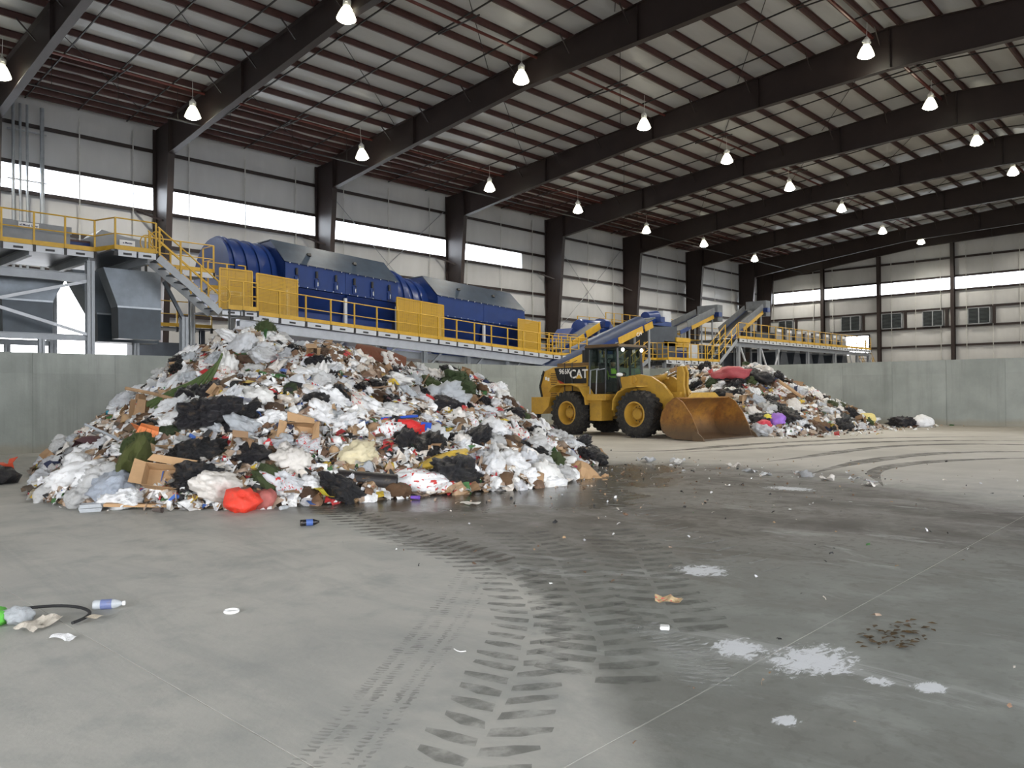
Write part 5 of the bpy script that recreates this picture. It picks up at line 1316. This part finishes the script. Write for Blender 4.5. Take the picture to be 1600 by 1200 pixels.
# single pieces that stand out
def solid(name, cols, rough=.5, bump=.4, bs=9, **k): return pal_mat(name, [V(*cols)], rough, bump, bs, **k)
def hero(name, me, loc, size, label, cat, rot=None, sc3=(1, 1, 1), out=.12):
    h = hgt(PILE1 if loc[0] < 24 else PILE2, loc[0], loc[1])
    if h > .15: loc = (loc[0], loc[1], h+.02)
    return put(name, me, Vector(loc)+Vector((-.7, -.7, .25)).normalized()*out, size, None, label, cat, None, rot if rot is not None else (random.uniform(-.3, .3), random.uniform(-.3, .3), random.uniform(0, 6)), sc3=sc3)
RED = solid('red_plastic', (.60, .02, .02)); BLU = solid('blue_plastic', (.02, .08, .45))
o = hero('cloth_bag', sheet(201, RED, .35, 12, 12, .8, True), (9.60, 11.95, 1.15), .40, 'red fabric bag with bright blue trim spread open on the near heap', 'bag', (.95, .1, -.75))
t_ = MB(); t_.bar((-1, -.8, .05), (-1.05, .8, .1), .16, .05); t_.bar((1.0, -.8, .1), (1.05, .75, .1), .5, .05); t_.bar((-1, .8, .05), (.6, 1.15, .0), .12, .05); c = ob('blue_trim', t_.mesh(BLU), None); c.parent = o; ORG.pop(c.name, None)
hero('turf_slab', tuft(31, solid('moss_green', (.12, .14, .035), .9, .9, 25)), (5.30, 13.55, .62), .44, 'tall slab of light green mossy turf standing at the foot of the near heap', 'turf', (.25, .25, .75), (.85, .4, 1.35))
for i, (loc, s, lab) in enumerate((((7.3, 15.8, 1.85), .36, 'shiny black rubbish bag high on the near heap beside the green branches'), ((6.60, 13.70, 1.33), .42, 'large shiny black rubbish bag sagging open in the upper middle of the near heap'), ((6.05, 13.0, .82), .34, 'shiny black rubbish bag above the big flattened cardboard box'), ((5.77, 12.25, .42), .34, 'knotted black rubbish bag resting on the floor beside the big cardboard box'), ((9.6, 10.45, .32), .36, 'flat black rubbish bag at the wet front foot of the near heap'), ((13.2, 17.0, 2.5), .38, 'black rubbish bag on the crest of the near heap below the blue drums'))):
    hero('black_bag', ico(300+i, .5, .65, .48, MK, 4, (1.1, .85, 1.0)), loc, s, lab, 'rubbish bag')
cb = solid('tan_cardboard', (.42, .26, .13), .8, .15)
hero('cardboard_box', carton(11, cb), (5.50, 12.62, .40), .36, 'big flattened tan cardboard box leaning at the foot of the near heap', 'box', (.9, .15, -.6), (1.1, .8, .5))
hero('grass_clump', tuft(33, solid('hedge_clippings', (.055, .085, .03), .9, .9, 22)), (16.0, 17.3, 2.0), .62, 'big dark green clump of hedge clippings on the shoulder of the near heap', 'grass clump', (.3, .2, .6), (1.2, .8, .8))
hero('film_bundle', ico(320, .5, .7, .5, MT, 4), (14.4, 16.3, 1.55), .52, 'large billowing bundle of clear film below the hedge clippings', 'plastic film')
hero('cardboard_box', carton(21, cb), (7.55, 12.25, 1.05), .24, 'tan cardboard carton standing in the middle of the near heap', 'box', (1.2, .1, -.6))
hero('printed_pack', ico(322, .3, .35, .25, solid('yellow_print_film', (.62, .42, .06), .3, .5, prints=V(.75, .75, .75)), 3, (1.4, .8, 1)), (9.6, 10.85, .52), .30, 'yellow printed plastic pack low on the front of the near heap', 'packaging')
for k in range(9):
    a = k*.35; put('leafy_branch', stick(k, solid('branch_green', (.07, .11, .03), .8) if 'branch_green' not in MATS else MATS['branch_green']), (7.35+.05*k, 17.3-.15*k, 1.75+.03*k), .7, None, 'green leafy branch poking out of the near heap', 'branch', 'green branches on the near heap', (random.uniform(-.4, .4), -.3-.1*k, -1.3+.16*k), (1, .45, .45))
put('long_pole', stick(5, WOOD), (6.7, 15.9, 1.70), .75, None, 'long reddish pole sticking out beside the black bags on the near heap', 'pole', None, (0, .25, -.75), (1, .6, .6))
put('metal_pole', stick(6, GREY), (5.4, 15.0, 1.0), .5, None, 'short pale pole sticking out at the outer slope of the near heap', 'pole', None, (0, .5, -.6), (1, .6, .6))
lg = MB(); lg.lathe([(.05, -1), (.30, -.97), (.36, -.4), (.33, .4), (.26, .95), (.05, 1)], 14, ax='x'); hero('log', lg.mesh(solid('red_brown_bark', (.17, .06, .03), .8, .6), True), (13.9, 18.3, 2.85), .75, 'reddish brown log lying on the crest of the near heap', 'log', (0, .25, -.75))
hero('pale_sack', ico(324, .5, .7, .45, solid('pale_yellow_film', (.62, .55, .36), .5, .3), 4), (8.3, 11.6, .75), .28, 'pale yellow sack in the lower middle of the near heap', 'sack')
dl = MB(); dl.lathe([(.02, 0), (.9, 0), (1, .05), (.95, .12), (.02, .10)], 24); hero('bin_lid', dl.mesh(solid('brown_lid', (.15, .10, .08), .6, .1), True), (17.1, 15.6, .85), .42, 'round brown lid tilted on the outer slope of the near heap', 'lid', (1.0, 0, -.6))
tb = MB(); tb.lathe([(.30, -1), (.34, -.98), (.34, .98), (.30, 1), (.24, 1), (.24, -.8), (.02, -.8)], 16, ax='x'); hero('black_tube', tb.mesh(solid('black_tube_plastic', (.018, .015, .015), .45, .2), True), (7.95, 10.85, .25), .5, 'dark hollow tube lying at the front foot of the near heap', 'tube', (0, .1, -.75), (1, .8, .8), .05)
pb = hero('printed_bag', ico(326, .3, .6, .3, solid('grey_blue_film', (.40, .44, .50), .3, .6, prints=V(.02, .03, .08)), 4, (1.25, .9, 1)), (4.9, 13.4, .38), .34, 'grey bag with dark printing at the near heap foot beside the turf slab', 'bag')
hero('white_bag', ico(327, .3, .6, .3, MW, 4, (1.3, .9, 1)), (4.75, 14.5, .38), .32, 'large white bag at the outermost foot of the near heap by the concrete wall', 'plastic bag')
hero('white_bag', ico(328, .3, .6, .3, MW, 4, (1.4, .8, 1)), (5.9, 11.8, .26), .34, 'long white bag lying beside the knotted black bag at the heap foot', 'plastic bag')
hero('white_bag', ico(329, .3, .5, .3, MW, 4, (1.6, .8, 1)), (8.9, 10.7, .22), .36, 'long lumpy white bag on the wet floor in front of the near heap', 'plastic bag', (0, 0, -.7))
hero('yellow_carton', sheet(255, solid('yellow_card', (.66, .57, .05), .5, .15), .3, 6, 6, .6), (7.1, 10.85, .15), .24, 'bright yellow flattened carton at the front foot of the near heap', 'box')
hero('brown_wrap', sheet(230, cb, .5), (12.7, 9.95, .10), .42, 'loose brown paper wrapping on the wet floor at the end of the near heap', 'paper')
put('wooden_plank', plank(cb), (4.95, 12.45, .07), .55, None, 'tan board lying flat in front of the near heap foot', 'board', None, (.0, .05, -.62))
hero('blue_tub', carton(16, BLU), (7.0, 13.6, 1.52), .16, 'small bright blue tub on the upper front of the near heap', 'tub')
hero('orange_box', carton(17, solid('orange_card', (.65, .20, .06), .6)), (5.75, 14.2, .98), .22, 'orange printed box lid at the left slope above the white bags', 'box')
hero('maroon_cloth', sheet(240, solid('maroon_cloth', (.10, .035, .045), .8), .3, 9, 9, .7, True), (6.3, 17.6, .85), .6, 'maroon cloth draped on the outer slope by the concrete wall', 'cloth')
# far heap
hero('red_tarp', ico(340, .4, .5, .4, solid('red_tarp', (.42, .07, .08), .5), 3, (1.4, 1, 1)), (32.9, 17.6, 2.4), .55, 'faded red tarpaulin on the crest of the far heap', 'tarpaulin')
for loc, s, lab in (((34.1, 16.8, 2.3), .5, 'black bag at the crest of the far heap right of the red tarpaulin'), ((29.9, 13.6, .62), .42, 'black bag at the foot of the far heap beside the purple bag'), ((31.2, 17.0, 1.7), .6, 'big black sheet bag behind the loader bucket linkage on the far heap'), ((38.2, 11.9, .15), .38, 'low black bag lying off the end of the far heap')):
    hero('black_bag', ico(350+int(loc[0]), .5, .6, .45, MK, 4, (1.2, .9, 1)), loc, s, lab, 'rubbish bag')
hero('purple_bag', ico(360, .3, .8, .3, solid('purple_film', (.35, .16, .62)), 3), (29.2, 13.65, .55), .30, 'lilac purple bag at the foot of the far heap', 'bag')
hero('yellow_bag', ico(361, .4, .4, .3, solid('yellow_film', (.72, .62, .06)), 3), (29.0, 14.1, .8), .32, 'bright yellow bag just above the red one at the far heap foot', 'bag')
hero('red_bag', ico(362, .3, .7, .3, solid('red_film', (.60, .04, .07)), 3), (28.5, 13.9, .42), .28, 'red bag beside the loader bucket at the far heap foot', 'bag')
hero('grass_clump', tuft(41, solid('dark_clippings', (.07, .085, .035), .9, .9, 20)), (35.9, 13.9, .95), .65, 'dark green clump of clippings low on the far heap', 'grass clump', (.3, .2, .3), (1.3, .8, .7))
put('wide_board', plank(cb), (34.0, 14.9, 1.55), .95, None, 'long brown board sliding down the face of the far heap', 'board', None, (.5, .6, -.7), (1, 1.8, 1))
hero('mattress_sheet', sheet(250, MW, .25, 9, 9, .4, True), (36.2, 15.8, 2.0), .85, 'long white foam sheet draped near the crest of the far heap', 'foam sheet', (.4, .5, -.75))
hero('white_bag', ico(364, .3, .7, .3, MW, 3), (38.7, 11.2, .2), .36, 'lone white bag on the floor beyond the low black bag', 'plastic bag')
hero('cream_bag', ico(365, .3, .6, .3, solid('cream_film', (.75, .62, .22)), 3), (35.6, 12.7, .35), .42, 'cream yellow bag at the low end of the far heap', 'bag')

# ------------------------------------------------------------------ litter on the floor
def lit(name, me, x, y, size, label, cat, rot=None, sc3=(1, 1, 1), z=.0): return put(name, me, (x, y, z), size, None, label, cat, None, rot if rot is not None else (0, 0, random.uniform(0, 6)), sc3=sc3)
def rope(pts, r, m, n=8): return MB().tube(pts, r, n)
hp = [(2.28+.45*math.cos(a)*1.0-.42, 6.93+.34*math.sin(a), .02+.03*max(0, math.sin(a))) for a in [q*.16-1.0 for q in range(26)]]
o = rope(hp, .013, BLACK).build('rubber_hose', BLACK, None, True); tag(o, 'thin black hose curling around the scraps on the open floor', 'hose')
GRB = solid('green_print_film', (.12, .55, .06), .35, .4, prints=V(.8, .8, .8))
lit('green_bag', ico(400, .3, .7, .3, GRB, 3), 1.66, 7.12, .11, 'bright green and white printed bag at the open floor litter beside the hose', 'bag', z=.06)
lit('white_bag', ico(401, .3, .7, .3, MT, 3), 1.84, 7.02, .09, 'small clear bag next to the green printed bag on the open floor', 'plastic bag', z=.06)
lit('paper_scrap', sheet(402, solid('beige_paper', (.55, .50, .42), .8), .35, 6, 6, .6), 1.92, 6.80, .15, 'folded beige paper scrap inside the hose loop', 'paper', z=.05)
lit('paper_scrap', sheet(403, solid('cream_paper', (.66, .58, .45), .8), .12, 4, 4, .8), 2.27, 6.68, .055, 'small cream square of card at the end of the hose loop', 'card', z=.03)
BB = bottle(MBOT); o = lit('plastic_bottle', BB, 2.47, 6.93, .12, 'clear bottle with a blue label and white cap beyond the hose', 'bottle', (HP, 0, 1.0), z=.04)
c = ob('bottle_cap', capm(WHITE)); c.parent = o; ORG.pop(c.name, None)
lb = MB(); lb.lathe([(.335, -.5), (.345, -.48), (.345, .2), (.335, .22)], 14, cap=False); c = ob('paper_label', lb.mesh(solid('blue_label', (.13, .16, .30), .5, .1, prints=V(.7, .7, .75)))); c.parent = o; ORG.pop(c.name, None)
lit('film_scrap', sheet(404, MW, .3, 7, 7, .35), 1.93, 6.30, .10, 'torn white plastic scrap on the floor joint in front of the hose', 'plastic scrap', z=.03)
dk = MB(); dk.lathe([(.02, 0), (.9, 0), (1, .1), (.95, .35), (.85, .35), (.8, .12), (.02, .10)], 18); lit('jar_lid', dk.mesh(WHITE, True), 3.10, 6.07, .062, 'round white lid alone on the clean floor', 'lid')
DB = solid('dark_bottle_plastic', (.012, .012, .014), .2, .1); o = lit('dark_bottle', bottle(DB), 5.82, 9.22, .13, 'small dark bottle with a blue label lying off the heap on clean floor', 'bottle', (HP, 0, 1.1), z=.045)
lb = MB(); lb.lathe([(.335, -.4), (.345, -.38), (.345, .25), (.335, .27)], 14, cap=False); c = ob('paper_label', lb.mesh(solid('blue_label2', (.06, .12, .34), .5, .1))); c.parent = o; ORG.pop(c.name, None)
lit('red_bag', ico(405, .3, .8, .3, solid('bright_red_film', (.75, .05, .025), .35), 3), 5.85, 11.12, .22, 'bright red crumpled bag on the floor in front of the near heap', 'bag', z=.15)
lit('pink_bag', ico(406, .25, .85, .3, solid('dull_pink_film', (.45, .13, .11), .4), 3), 6.22, 11.14, .17, 'dull pink crumpled bag touching the bright red bag', 'bag', z=.13)
lit('clear_jar', bottle(MBOT), 5.75, 11.75, .14, 'clear jar lying beside the bright red bag', 'jar', (HP, 0, .4), z=.05)
lit('glass_jar', bottle(MBOT), 6.35, 10.75, .10, 'little clear jar on the floor below the pink bag', 'jar', (HP, 0, 1.9), z=.04)
lit('drink_can', cup(solid('dark_can', (.10, .08, .07), .4, .1)), 4.95, 11.95, .09, 'dark crushed can on the floor under the flattened cardboard box', 'can', (HP, 0, .5), z=.045)
lit('clear_tub', clam(1, MT), 4.35, 12.9, .16, 'clear lidded tub on the floor left of the printed bag', 'tub', z=.06)
lit('red_box', carton(18, solid('orange_red_plastic', (.62, .08, .03), .4, .1)), 4.62, 18.95, .24, 'orange red box at the very edge by the concrete wall', 'box', (0, 0, .3), z=.22)
lit('black_bag', ico(407, .35, .6, .34, MK, 3), 4.40, 18.35, .34, 'black bag on the floor in front of the orange red box', 'rubbish bag', z=.15)
lit('food_wrapper', sheet(408, solid('tan_wrapper', (.45, .33, .18), .5, prints=V(.6, .1, .08)), .4, 7, 7, .5), 5.63, 3.57, .11, 'tan and red food wrapper on the dark track-marked floor', 'wrapper', z=.04)
lit('white_tile', clam(2, WHITE), 5.02, 3.22, .035, 'small white scrap on the tyre-marked floor below the food wrapper', 'scrap', z=.02)
lit('flat_paper', sheet(409, MP, .15, 5, 5, .3), 8.55, 9.0, .18, 'flat white paper strip on the wet brown floor', 'paper', z=.03)
lit('violet_cup', cup(solid('violet_plastic', (.22, .10, .55), .4)), 8.35, 10.1, .08, 'small violet cup on the wet floor before the heap', 'cup', (HP, 0, .5), z=.04)
lit('white_bag', ico(411, .3, .4, .3, MW, 3), 11.3, 9.72, .26, 'flat white bag at the wet edge near the end of the near heap', 'plastic bag', z=.06)
lit('white_string', rope([(0, 0, .1), (.5, .25, .1), (.9, .0, .1), (1.3, -.5, .1)], .05, WHITE, 5).mesh(WHITE), 3.7, 3.95, .07, 'short curl of pale string on the track-marked floor', 'string')
for i, (x, y) in enumerate(((16.49, 10.9), (16.3, 9.9), (16.56, 8.7), (15.9, 7.9), (15.57, 7.32), (15.6, 6.9), (15.75, 6.5), (15.5, 6.1), (15.51, 5.57), (14.9, 5.2), (16.8, 10.4), (15.2, 5.4))):
    put('white_scrap', PB['torn_film'][i % 5], (x+random.uniform(-.2, .2), y+random.uniform(-.2, .2), .05), random.uniform(.10, .24), None, 'white plastic scrap in the line of litter swept across the floor', 'plastic scrap', 'line of white scraps on the far floor', (0, 0, random.uniform(0, 6)))
def floor_pos(rn):
    k = rn.random()
    if k < .45: x, y = rn.gauss(13.5, 3.0), rn.gauss(8.6, 2.2)
    elif k < .75:
        a = rn.uniform(0, 1); x, y = 4.6+12*a+rn.gauss(0, .4), 13.3-2.2*math.sin(a*2.6)-a*1.6+rn.gauss(0, .45)
    else: x, y = rn.uniform(3, 20), rn.uniform(0, 9)
    if hgt(PILE1, x, y) > .05 or x < 3.0 or (x < 5.2 and y > 3 and y < 11.4): return None, None
    return Vector((x, y, .012)), Vector((0, 0, 1))
flakes('floor_litter', 'tiny scraps and crumbs strewn over the dirty floor', floor_pos, 800, .008, .026, weights=[1.2, 2, 8, 5, .15, 6, 1.5, .1, .15, .4, 6, 1.2])
def floor_pos2(rn):
    a = rn.random(); x, y = 28+12*a+rn.gauss(0, .7), 12.9-1.2*a+rn.gauss(0, .7); return (None, None) if hgt(PILE2, x, y) > .1 or x > 40.8 else (Vector((x, y, .02)), Vector((0, 0, 1)))
flakes('floor_litter', 'tiny scraps and crumbs along the foot of the far heap', floor_pos2, 420, .03, .10)
# rotting leaf smear
lm = MB()
for k in range(60):
    x, y = 5.95+random.gauss(0, .22), 1.93+random.gauss(0, .10); s = random.uniform(.02, .05); a = random.uniform(0, 6)
    lm.add([(x+s*math.cos(a), y+s*math.sin(a), .008), (x+s*.5*math.cos(a+1.8), y+s*.5*math.sin(a+1.8), .015), (x-s*math.cos(a), y-s*math.sin(a), .01), (x+s*.5*math.cos(a-1.8), y+s*.5*math.sin(a-1.8), .012)], [(0, 1, 2, 3)])
o = lm.build('wet_leaves', mat('rotting_leaves', (.09, .055, .02, 1), .6, 0, .3, 12)); tag(o, 'patch of rotting brown leaves on the dark floor near the powder', 'leaves', kind='stuff')

# ------------------------------------------------------------------ tyre prints
def print_mat(name, col, a0, a1, sc_=3.0):
    m, t, p = base_mat(name); out = t.n['Material Output']
    pos = t.new('ShaderNodeNewGeometry').outputs['Position']
    p.inputs['Base Color'].default_value = col; p.inputs['Roughness'].default_value = .6
    tr = t.new('ShaderNodeBsdfTransparent'); mx = t.new('ShaderNodeMixShader')
    f = t.math('MULTIPLY_ADD', t.sstep(t.noise(sc_, 5, .65, pos), .3, .65), a1-a0, a0); t.link(f, mx.inputs[0]); t.link(tr.outputs[0], mx.inputs[1]); t.link(p.outputs[0], mx.inputs[2]); t.link(mx.outputs[0], out.inputs[0]); return m
PRT = print_mat('damp_tyre_print', (.13, .135, .12, 1), .0, .46, 5.0); PRB = print_mat('brown_tyre_print', (.085, .072, .056, 1), .05, .75, 4.0); PRF = print_mat('faint_tyre_print', (.15, .155, .14, 1), .0, .32, 5.0); PRL = print_mat('dusty_print', (.40, .41, .39, 1), .15, .7); SKD = print_mat('skid_dirt', (.14, .125, .105, 1), .15, .75, 1.2)
def resample(pts, step):
    pts = [Vector((p[0], p[1], 0)) for p in pts]; cum = [0]
    # smooth with catmull-rom
    out = []
    P_ = [pts[0]*2-pts[1]]+pts+[pts[-1]*2-pts[-2]]
    for i in range(1, len(P_)-2):
        for k in range(20):
            t = k/20; a, b, c, d = P_[i-1], P_[i], P_[i+1], P_[i+2]
            out.append(.5*((2*b)+(c-a)*t+(2*a-5*b+4*c-d)*t*t+(3*b-a-3*c+d)*t*t*t))
    out.append(pts[-1]); res = [out[0]]; acc = 0
    for a, b in zip(out[:-1], out[1:]):
        acc += (b-a).length
        if acc >= step: res.append(b); acc = 0
    return res
def tread(name, label, path, width, step, m, duty=.55, skew=.12, z=.003, halves=(-1, 1), jag=.03):
    pts = resample(path, step); mb = MB(); rn = random.Random(len(path))
    for i in range(1, len(pts)-1):
        d = (pts[i+1]-pts[i-1]).normalized(); n = Vector((-d.y, d.x, 0))
        for s in halves:
            c = pts[i]+(d*step*.5 if s > 0 else Vector((0, 0, 0))); w = width/2; L_ = step*duty
            q0, q1 = n*s*.02, n*s*(w+rn.uniform(-jag, jag)); back = -d*skew
            vs = [c+q0, c+q0+d*L_*.8, c+(q0+q1)*.5+back*.5+d*L_*1.05, c+q1+back+d*L_*.75, c+q1+back+d*L_*.2, c+(q0+q1)*.5+back*.5-d*L_*.05]
            vs = [v+Vector((rn.uniform(-.012, .012), rn.uniform(-.012, .012), 0)) for v in vs]
            mb.add([(v.x, v.y, z+rn.random()*.0006) for v in vs], [(0, 1, 2, 3, 4, 5)])
    return tag(mb.build(name, m), label, 'tyre track', kind='stuff')
A = [(6.9, 11.3), (6.58, 10.16), (5.99, 7.85), (5.66, 6.31), (5.3, 5.28), (4.57, 4.34), (3.97, 3.83), (3.47, 3.47), (2.91, 3.1), (2.4, 2.78), (1.6, 2.3)]
tread('tyre_track', 'lugged tyre print curving along the edge of the dirty floor', [(x+.15, y-.05) for x, y in A], .62, .20, PRT)
tread('tyre_track', 'brown lug prints fringing the dirty floor by the heap', [(7.2, 11.0), (6.85, 10.1), (6.3, 7.9), (6.0, 6.4), (5.75, 5.6)], .66, .19, PRB)
tread('tyre_track', 'wide staggered lug prints on the grey floor', [(7.4, 7.0), (6.6, 5.7), (5.72, 4.75), (4.95, 3.9), (4.4, 3.35), (3.7, 2.9)], .8, .21, PRT, .62)
tread('tyre_track', 'second band of staggered lug prints farther out', [(8.3, 6.3), (7.3, 5.1), (6.4, 4.3), (5.6, 3.6), (5.0, 3.1)], .8, .22, PRT, .6)
for sh, w_, m_ in ((0, .17, PRF), (.24, .12, PRF)): tread('tyre_track', 'fine ribbed tyre print across the pale floor, %s rib' % ('outer' if sh == 0 else 'inner'), [(x+sh*.5, y-sh*.8) for x, y in [(5.54, 5.84), (4.32, 4.9), (3.52, 4.33), (2.84, 3.85), (2.34, 3.5), (1.5, 2.95)]], w_, .03, m_, .75, .01, .0025, (-1, 1), .01)
tread('tyre_track', 'ribbed dusty tyre print near the white powder', [(5.05, 3.5), (4.92, 3.2), (4.75, 2.85), (4.5, 2.6), (4.2, 2.4)], .34, .06, PRL, .5, .02, .003, (-1, 1), .01)
tread('tyre_track', 'pale lug gaps scraped through the brown dirt', [(12, 9.0), (10.4, 7.4), (9.2, 6.2), (8.0, 4.6), (7.0, 3.2)], .7, .3, PRL, .18, .18, .003)
def ribbon(name, label, path, w, m, z=.0022):
    pts = resample(path, .25); mb = MB(); vs = []; fs = []
    for i, p in enumerate(pts):
        d = (pts[min(i+1, len(pts)-1)]-pts[max(i-1, 0)]).normalized(); n = Vector((-d.y, d.x, 0)); k = w/2*(1+.3*noise.noise(p*.8))*min(1, (i+.2)/14, (len(pts)-.8-i)/14)
        vs += [(p.x+n.x*k, p.y+n.y*k, z), (p.x-n.x*k, p.y-n.y*k, z)]
    for i in range(len(pts)-1): fs.append((2*i, 2*i+1, 2*i+3, 2*i+2))
    return tag(mb.add(vs, fs).build(name, m), label, 'tyre track', kind='stuff')
for i, (pth, w) in enumerate((([(18.1, 8.83), (19.97, 8.62), (22.98, 8.51), (25.54, 8.12), (27.54, 6.87), (28.33, 5.31), (28.4, 3)], .5), ([(15.97, 6.82), (18.91, 7.0), (22.12, 6.72), (24.02, 5.99), (25.27, 4.74), (25.8, 2.5)], .5), ([(14.95, 4.98), (17.77, 6.04), (20.49, 5.8), (23.0, 4.32), (24, 2.3)], .45), ([(18.44, 13.67), (19.94, 12.49), (22.96, 12.05), (25.87, 11.25), (29.79, 9.47), (33.08, 6.2)], .55), ([(19, 12.2), (22, 11.0), (25.5, 10.0), (29, 7.8), (31, 4.5)], .5))):
    ribbon('tyre_track', ['dark curved tyre streak on the sandy far floor, the middle one', 'dark curved tyre streak nearest the swept litter line', 'short dark tyre streak turning towards the camera side', 'dark tyre streak passing right in front of the loader bucket', 'dark tyre streak between the bucket and the middle streak'][i], pth, w, SKD)

# ------------------------------------------------------------------ say which one: place every loose piece by its most telling neighbour
def pix(v):
    d = Vector(v)-CAMP; z = d.dot(_F); return (800+FPX*d.dot(_R)/z, 600-FPX*d.dot(_U)/z)
MARKS = {'near waste heap': [((9.6, 11.95, 1.2), 'red and blue fabric bag'), ((5.3, 13.55, .7), 'mossy turf slab'), ((7.3, 15.8, 1.9), 'green branches'), ((6.6, 13.7, 1.35), 'large sagging black bag'), ((5.77, 12.25, .45), 'knotted black bag'), ((5.5, 12.62, .45), 'flattened tan cardboard box'), ((16, 17.3, 2.1), 'hedge clippings'), ((14.4, 16.3, 1.6), 'bundle of clear film'), ((7.55, 12.25, 1.1), 'standing tan carton'), ((9.6, 10.85, .55), 'yellow printed pack'), ((13.9, 18.3, 2.9), 'reddish brown log'), ((8.3, 11.6, .8), 'pale yellow sack'), ((17.1, 15.6, .9), 'round brown lid'), ((7.95, 10.85, .3), 'dark hollow tube'), ((4.9, 13.4, .4), 'dark printed grey bag'), ((4.75, 14.5, .4), 'outermost large white bag'), ((8.9, 10.7, .3), 'long lumpy white bag'), ((7.1, 10.95, .2), 'bright yellow carton'), ((12.7, 9.95, .1), 'loose brown wrapping'), ((7.0, 13.6, 1.55), 'blue tub'), ((5.75, 14.2, 1.0), 'orange box lid'), ((6.3, 17.6, .9), 'maroon cloth'), ((9.6, 10.45, .35), 'flat black bag at the foot')],
         'far waste heap': [((32.9, 17.6, 2.5), 'faded red tarpaulin'), ((34.1, 16.8, 2.4), 'black bag at the crest'), ((29.9, 13.6, .65), 'black bag by the purple one'), ((29.2, 13.65, .6), 'purple bag'), ((29, 14.1, .85), 'bright yellow bag'), ((28.5, 13.9, .45), 'red bag by the bucket'), ((35.9, 13.9, 1.0), 'dark green clippings'), ((34, 14.9, 1.6), 'long brown board'), ((36.6, 15.4, 2.1), 'white foam sheet'), ((35.6, 12.7, .4), 'cream yellow bag'), ((31.2, 17, 1.8), 'big black sheet bag'), ((37.2, 22.2, 3.0), 'loader lift arms'), ((36.2, 20.2, 2.6), 'loader tilt lever')]}
for o in list(sc.objects):
    lab = o.get('label', '')
    for heap in MARKS:
        tail = ' lying in the '+heap
        if lab.endswith(tail):
            x, y = pix(o.location); best = min(((pix(m)[0]-x)**2+(pix(m)[1]-y)**2, m, nm) for m, nm in MARKS[heap])
            mx_, my_ = pix(best[1]); dx, dy = x-mx_, y-my_; d = math.sqrt(best[0])
            how = 'just ' if d < 28 else ('' if d < 60 else 'well ')
            rel = ('right of' if dx > 0 else 'left of') if abs(dx) > abs(dy) else ('below' if dy > 0 else 'above')
            s = o.scale[0]; r0, r1 = o.get('_sz', (0, 0))
            size = 'small ' if s < .13 else ('large ' if s > .24 else '')
            o['label'] = size+lab[:-len(tail)]+' '+how+rel+' the '+best[2]

same = {}
for o in sc.objects:
    if o.parent is None and o.get('label') and o.get('group') and ('near waste heap' in o['group'] or 'far waste heap' in o['group'] or 'branches' in o['group'] or 'white scraps' in o['group']): same.setdefault(o['label'], []).append(o)
for lab, os_ in same.items():
    if len(os_) < 2 or len(lab.split()) > 13: continue
    os_.sort(key=lambda o: pix(o.location)[1])
    w_ = len(lab.split())
    for i, o in enumerate(os_[:12]): o['label'] = lab+(', topmost' if i == 0 else (', %s from the top' if w_ <= 12 else ', %s from top') % ORD[i])
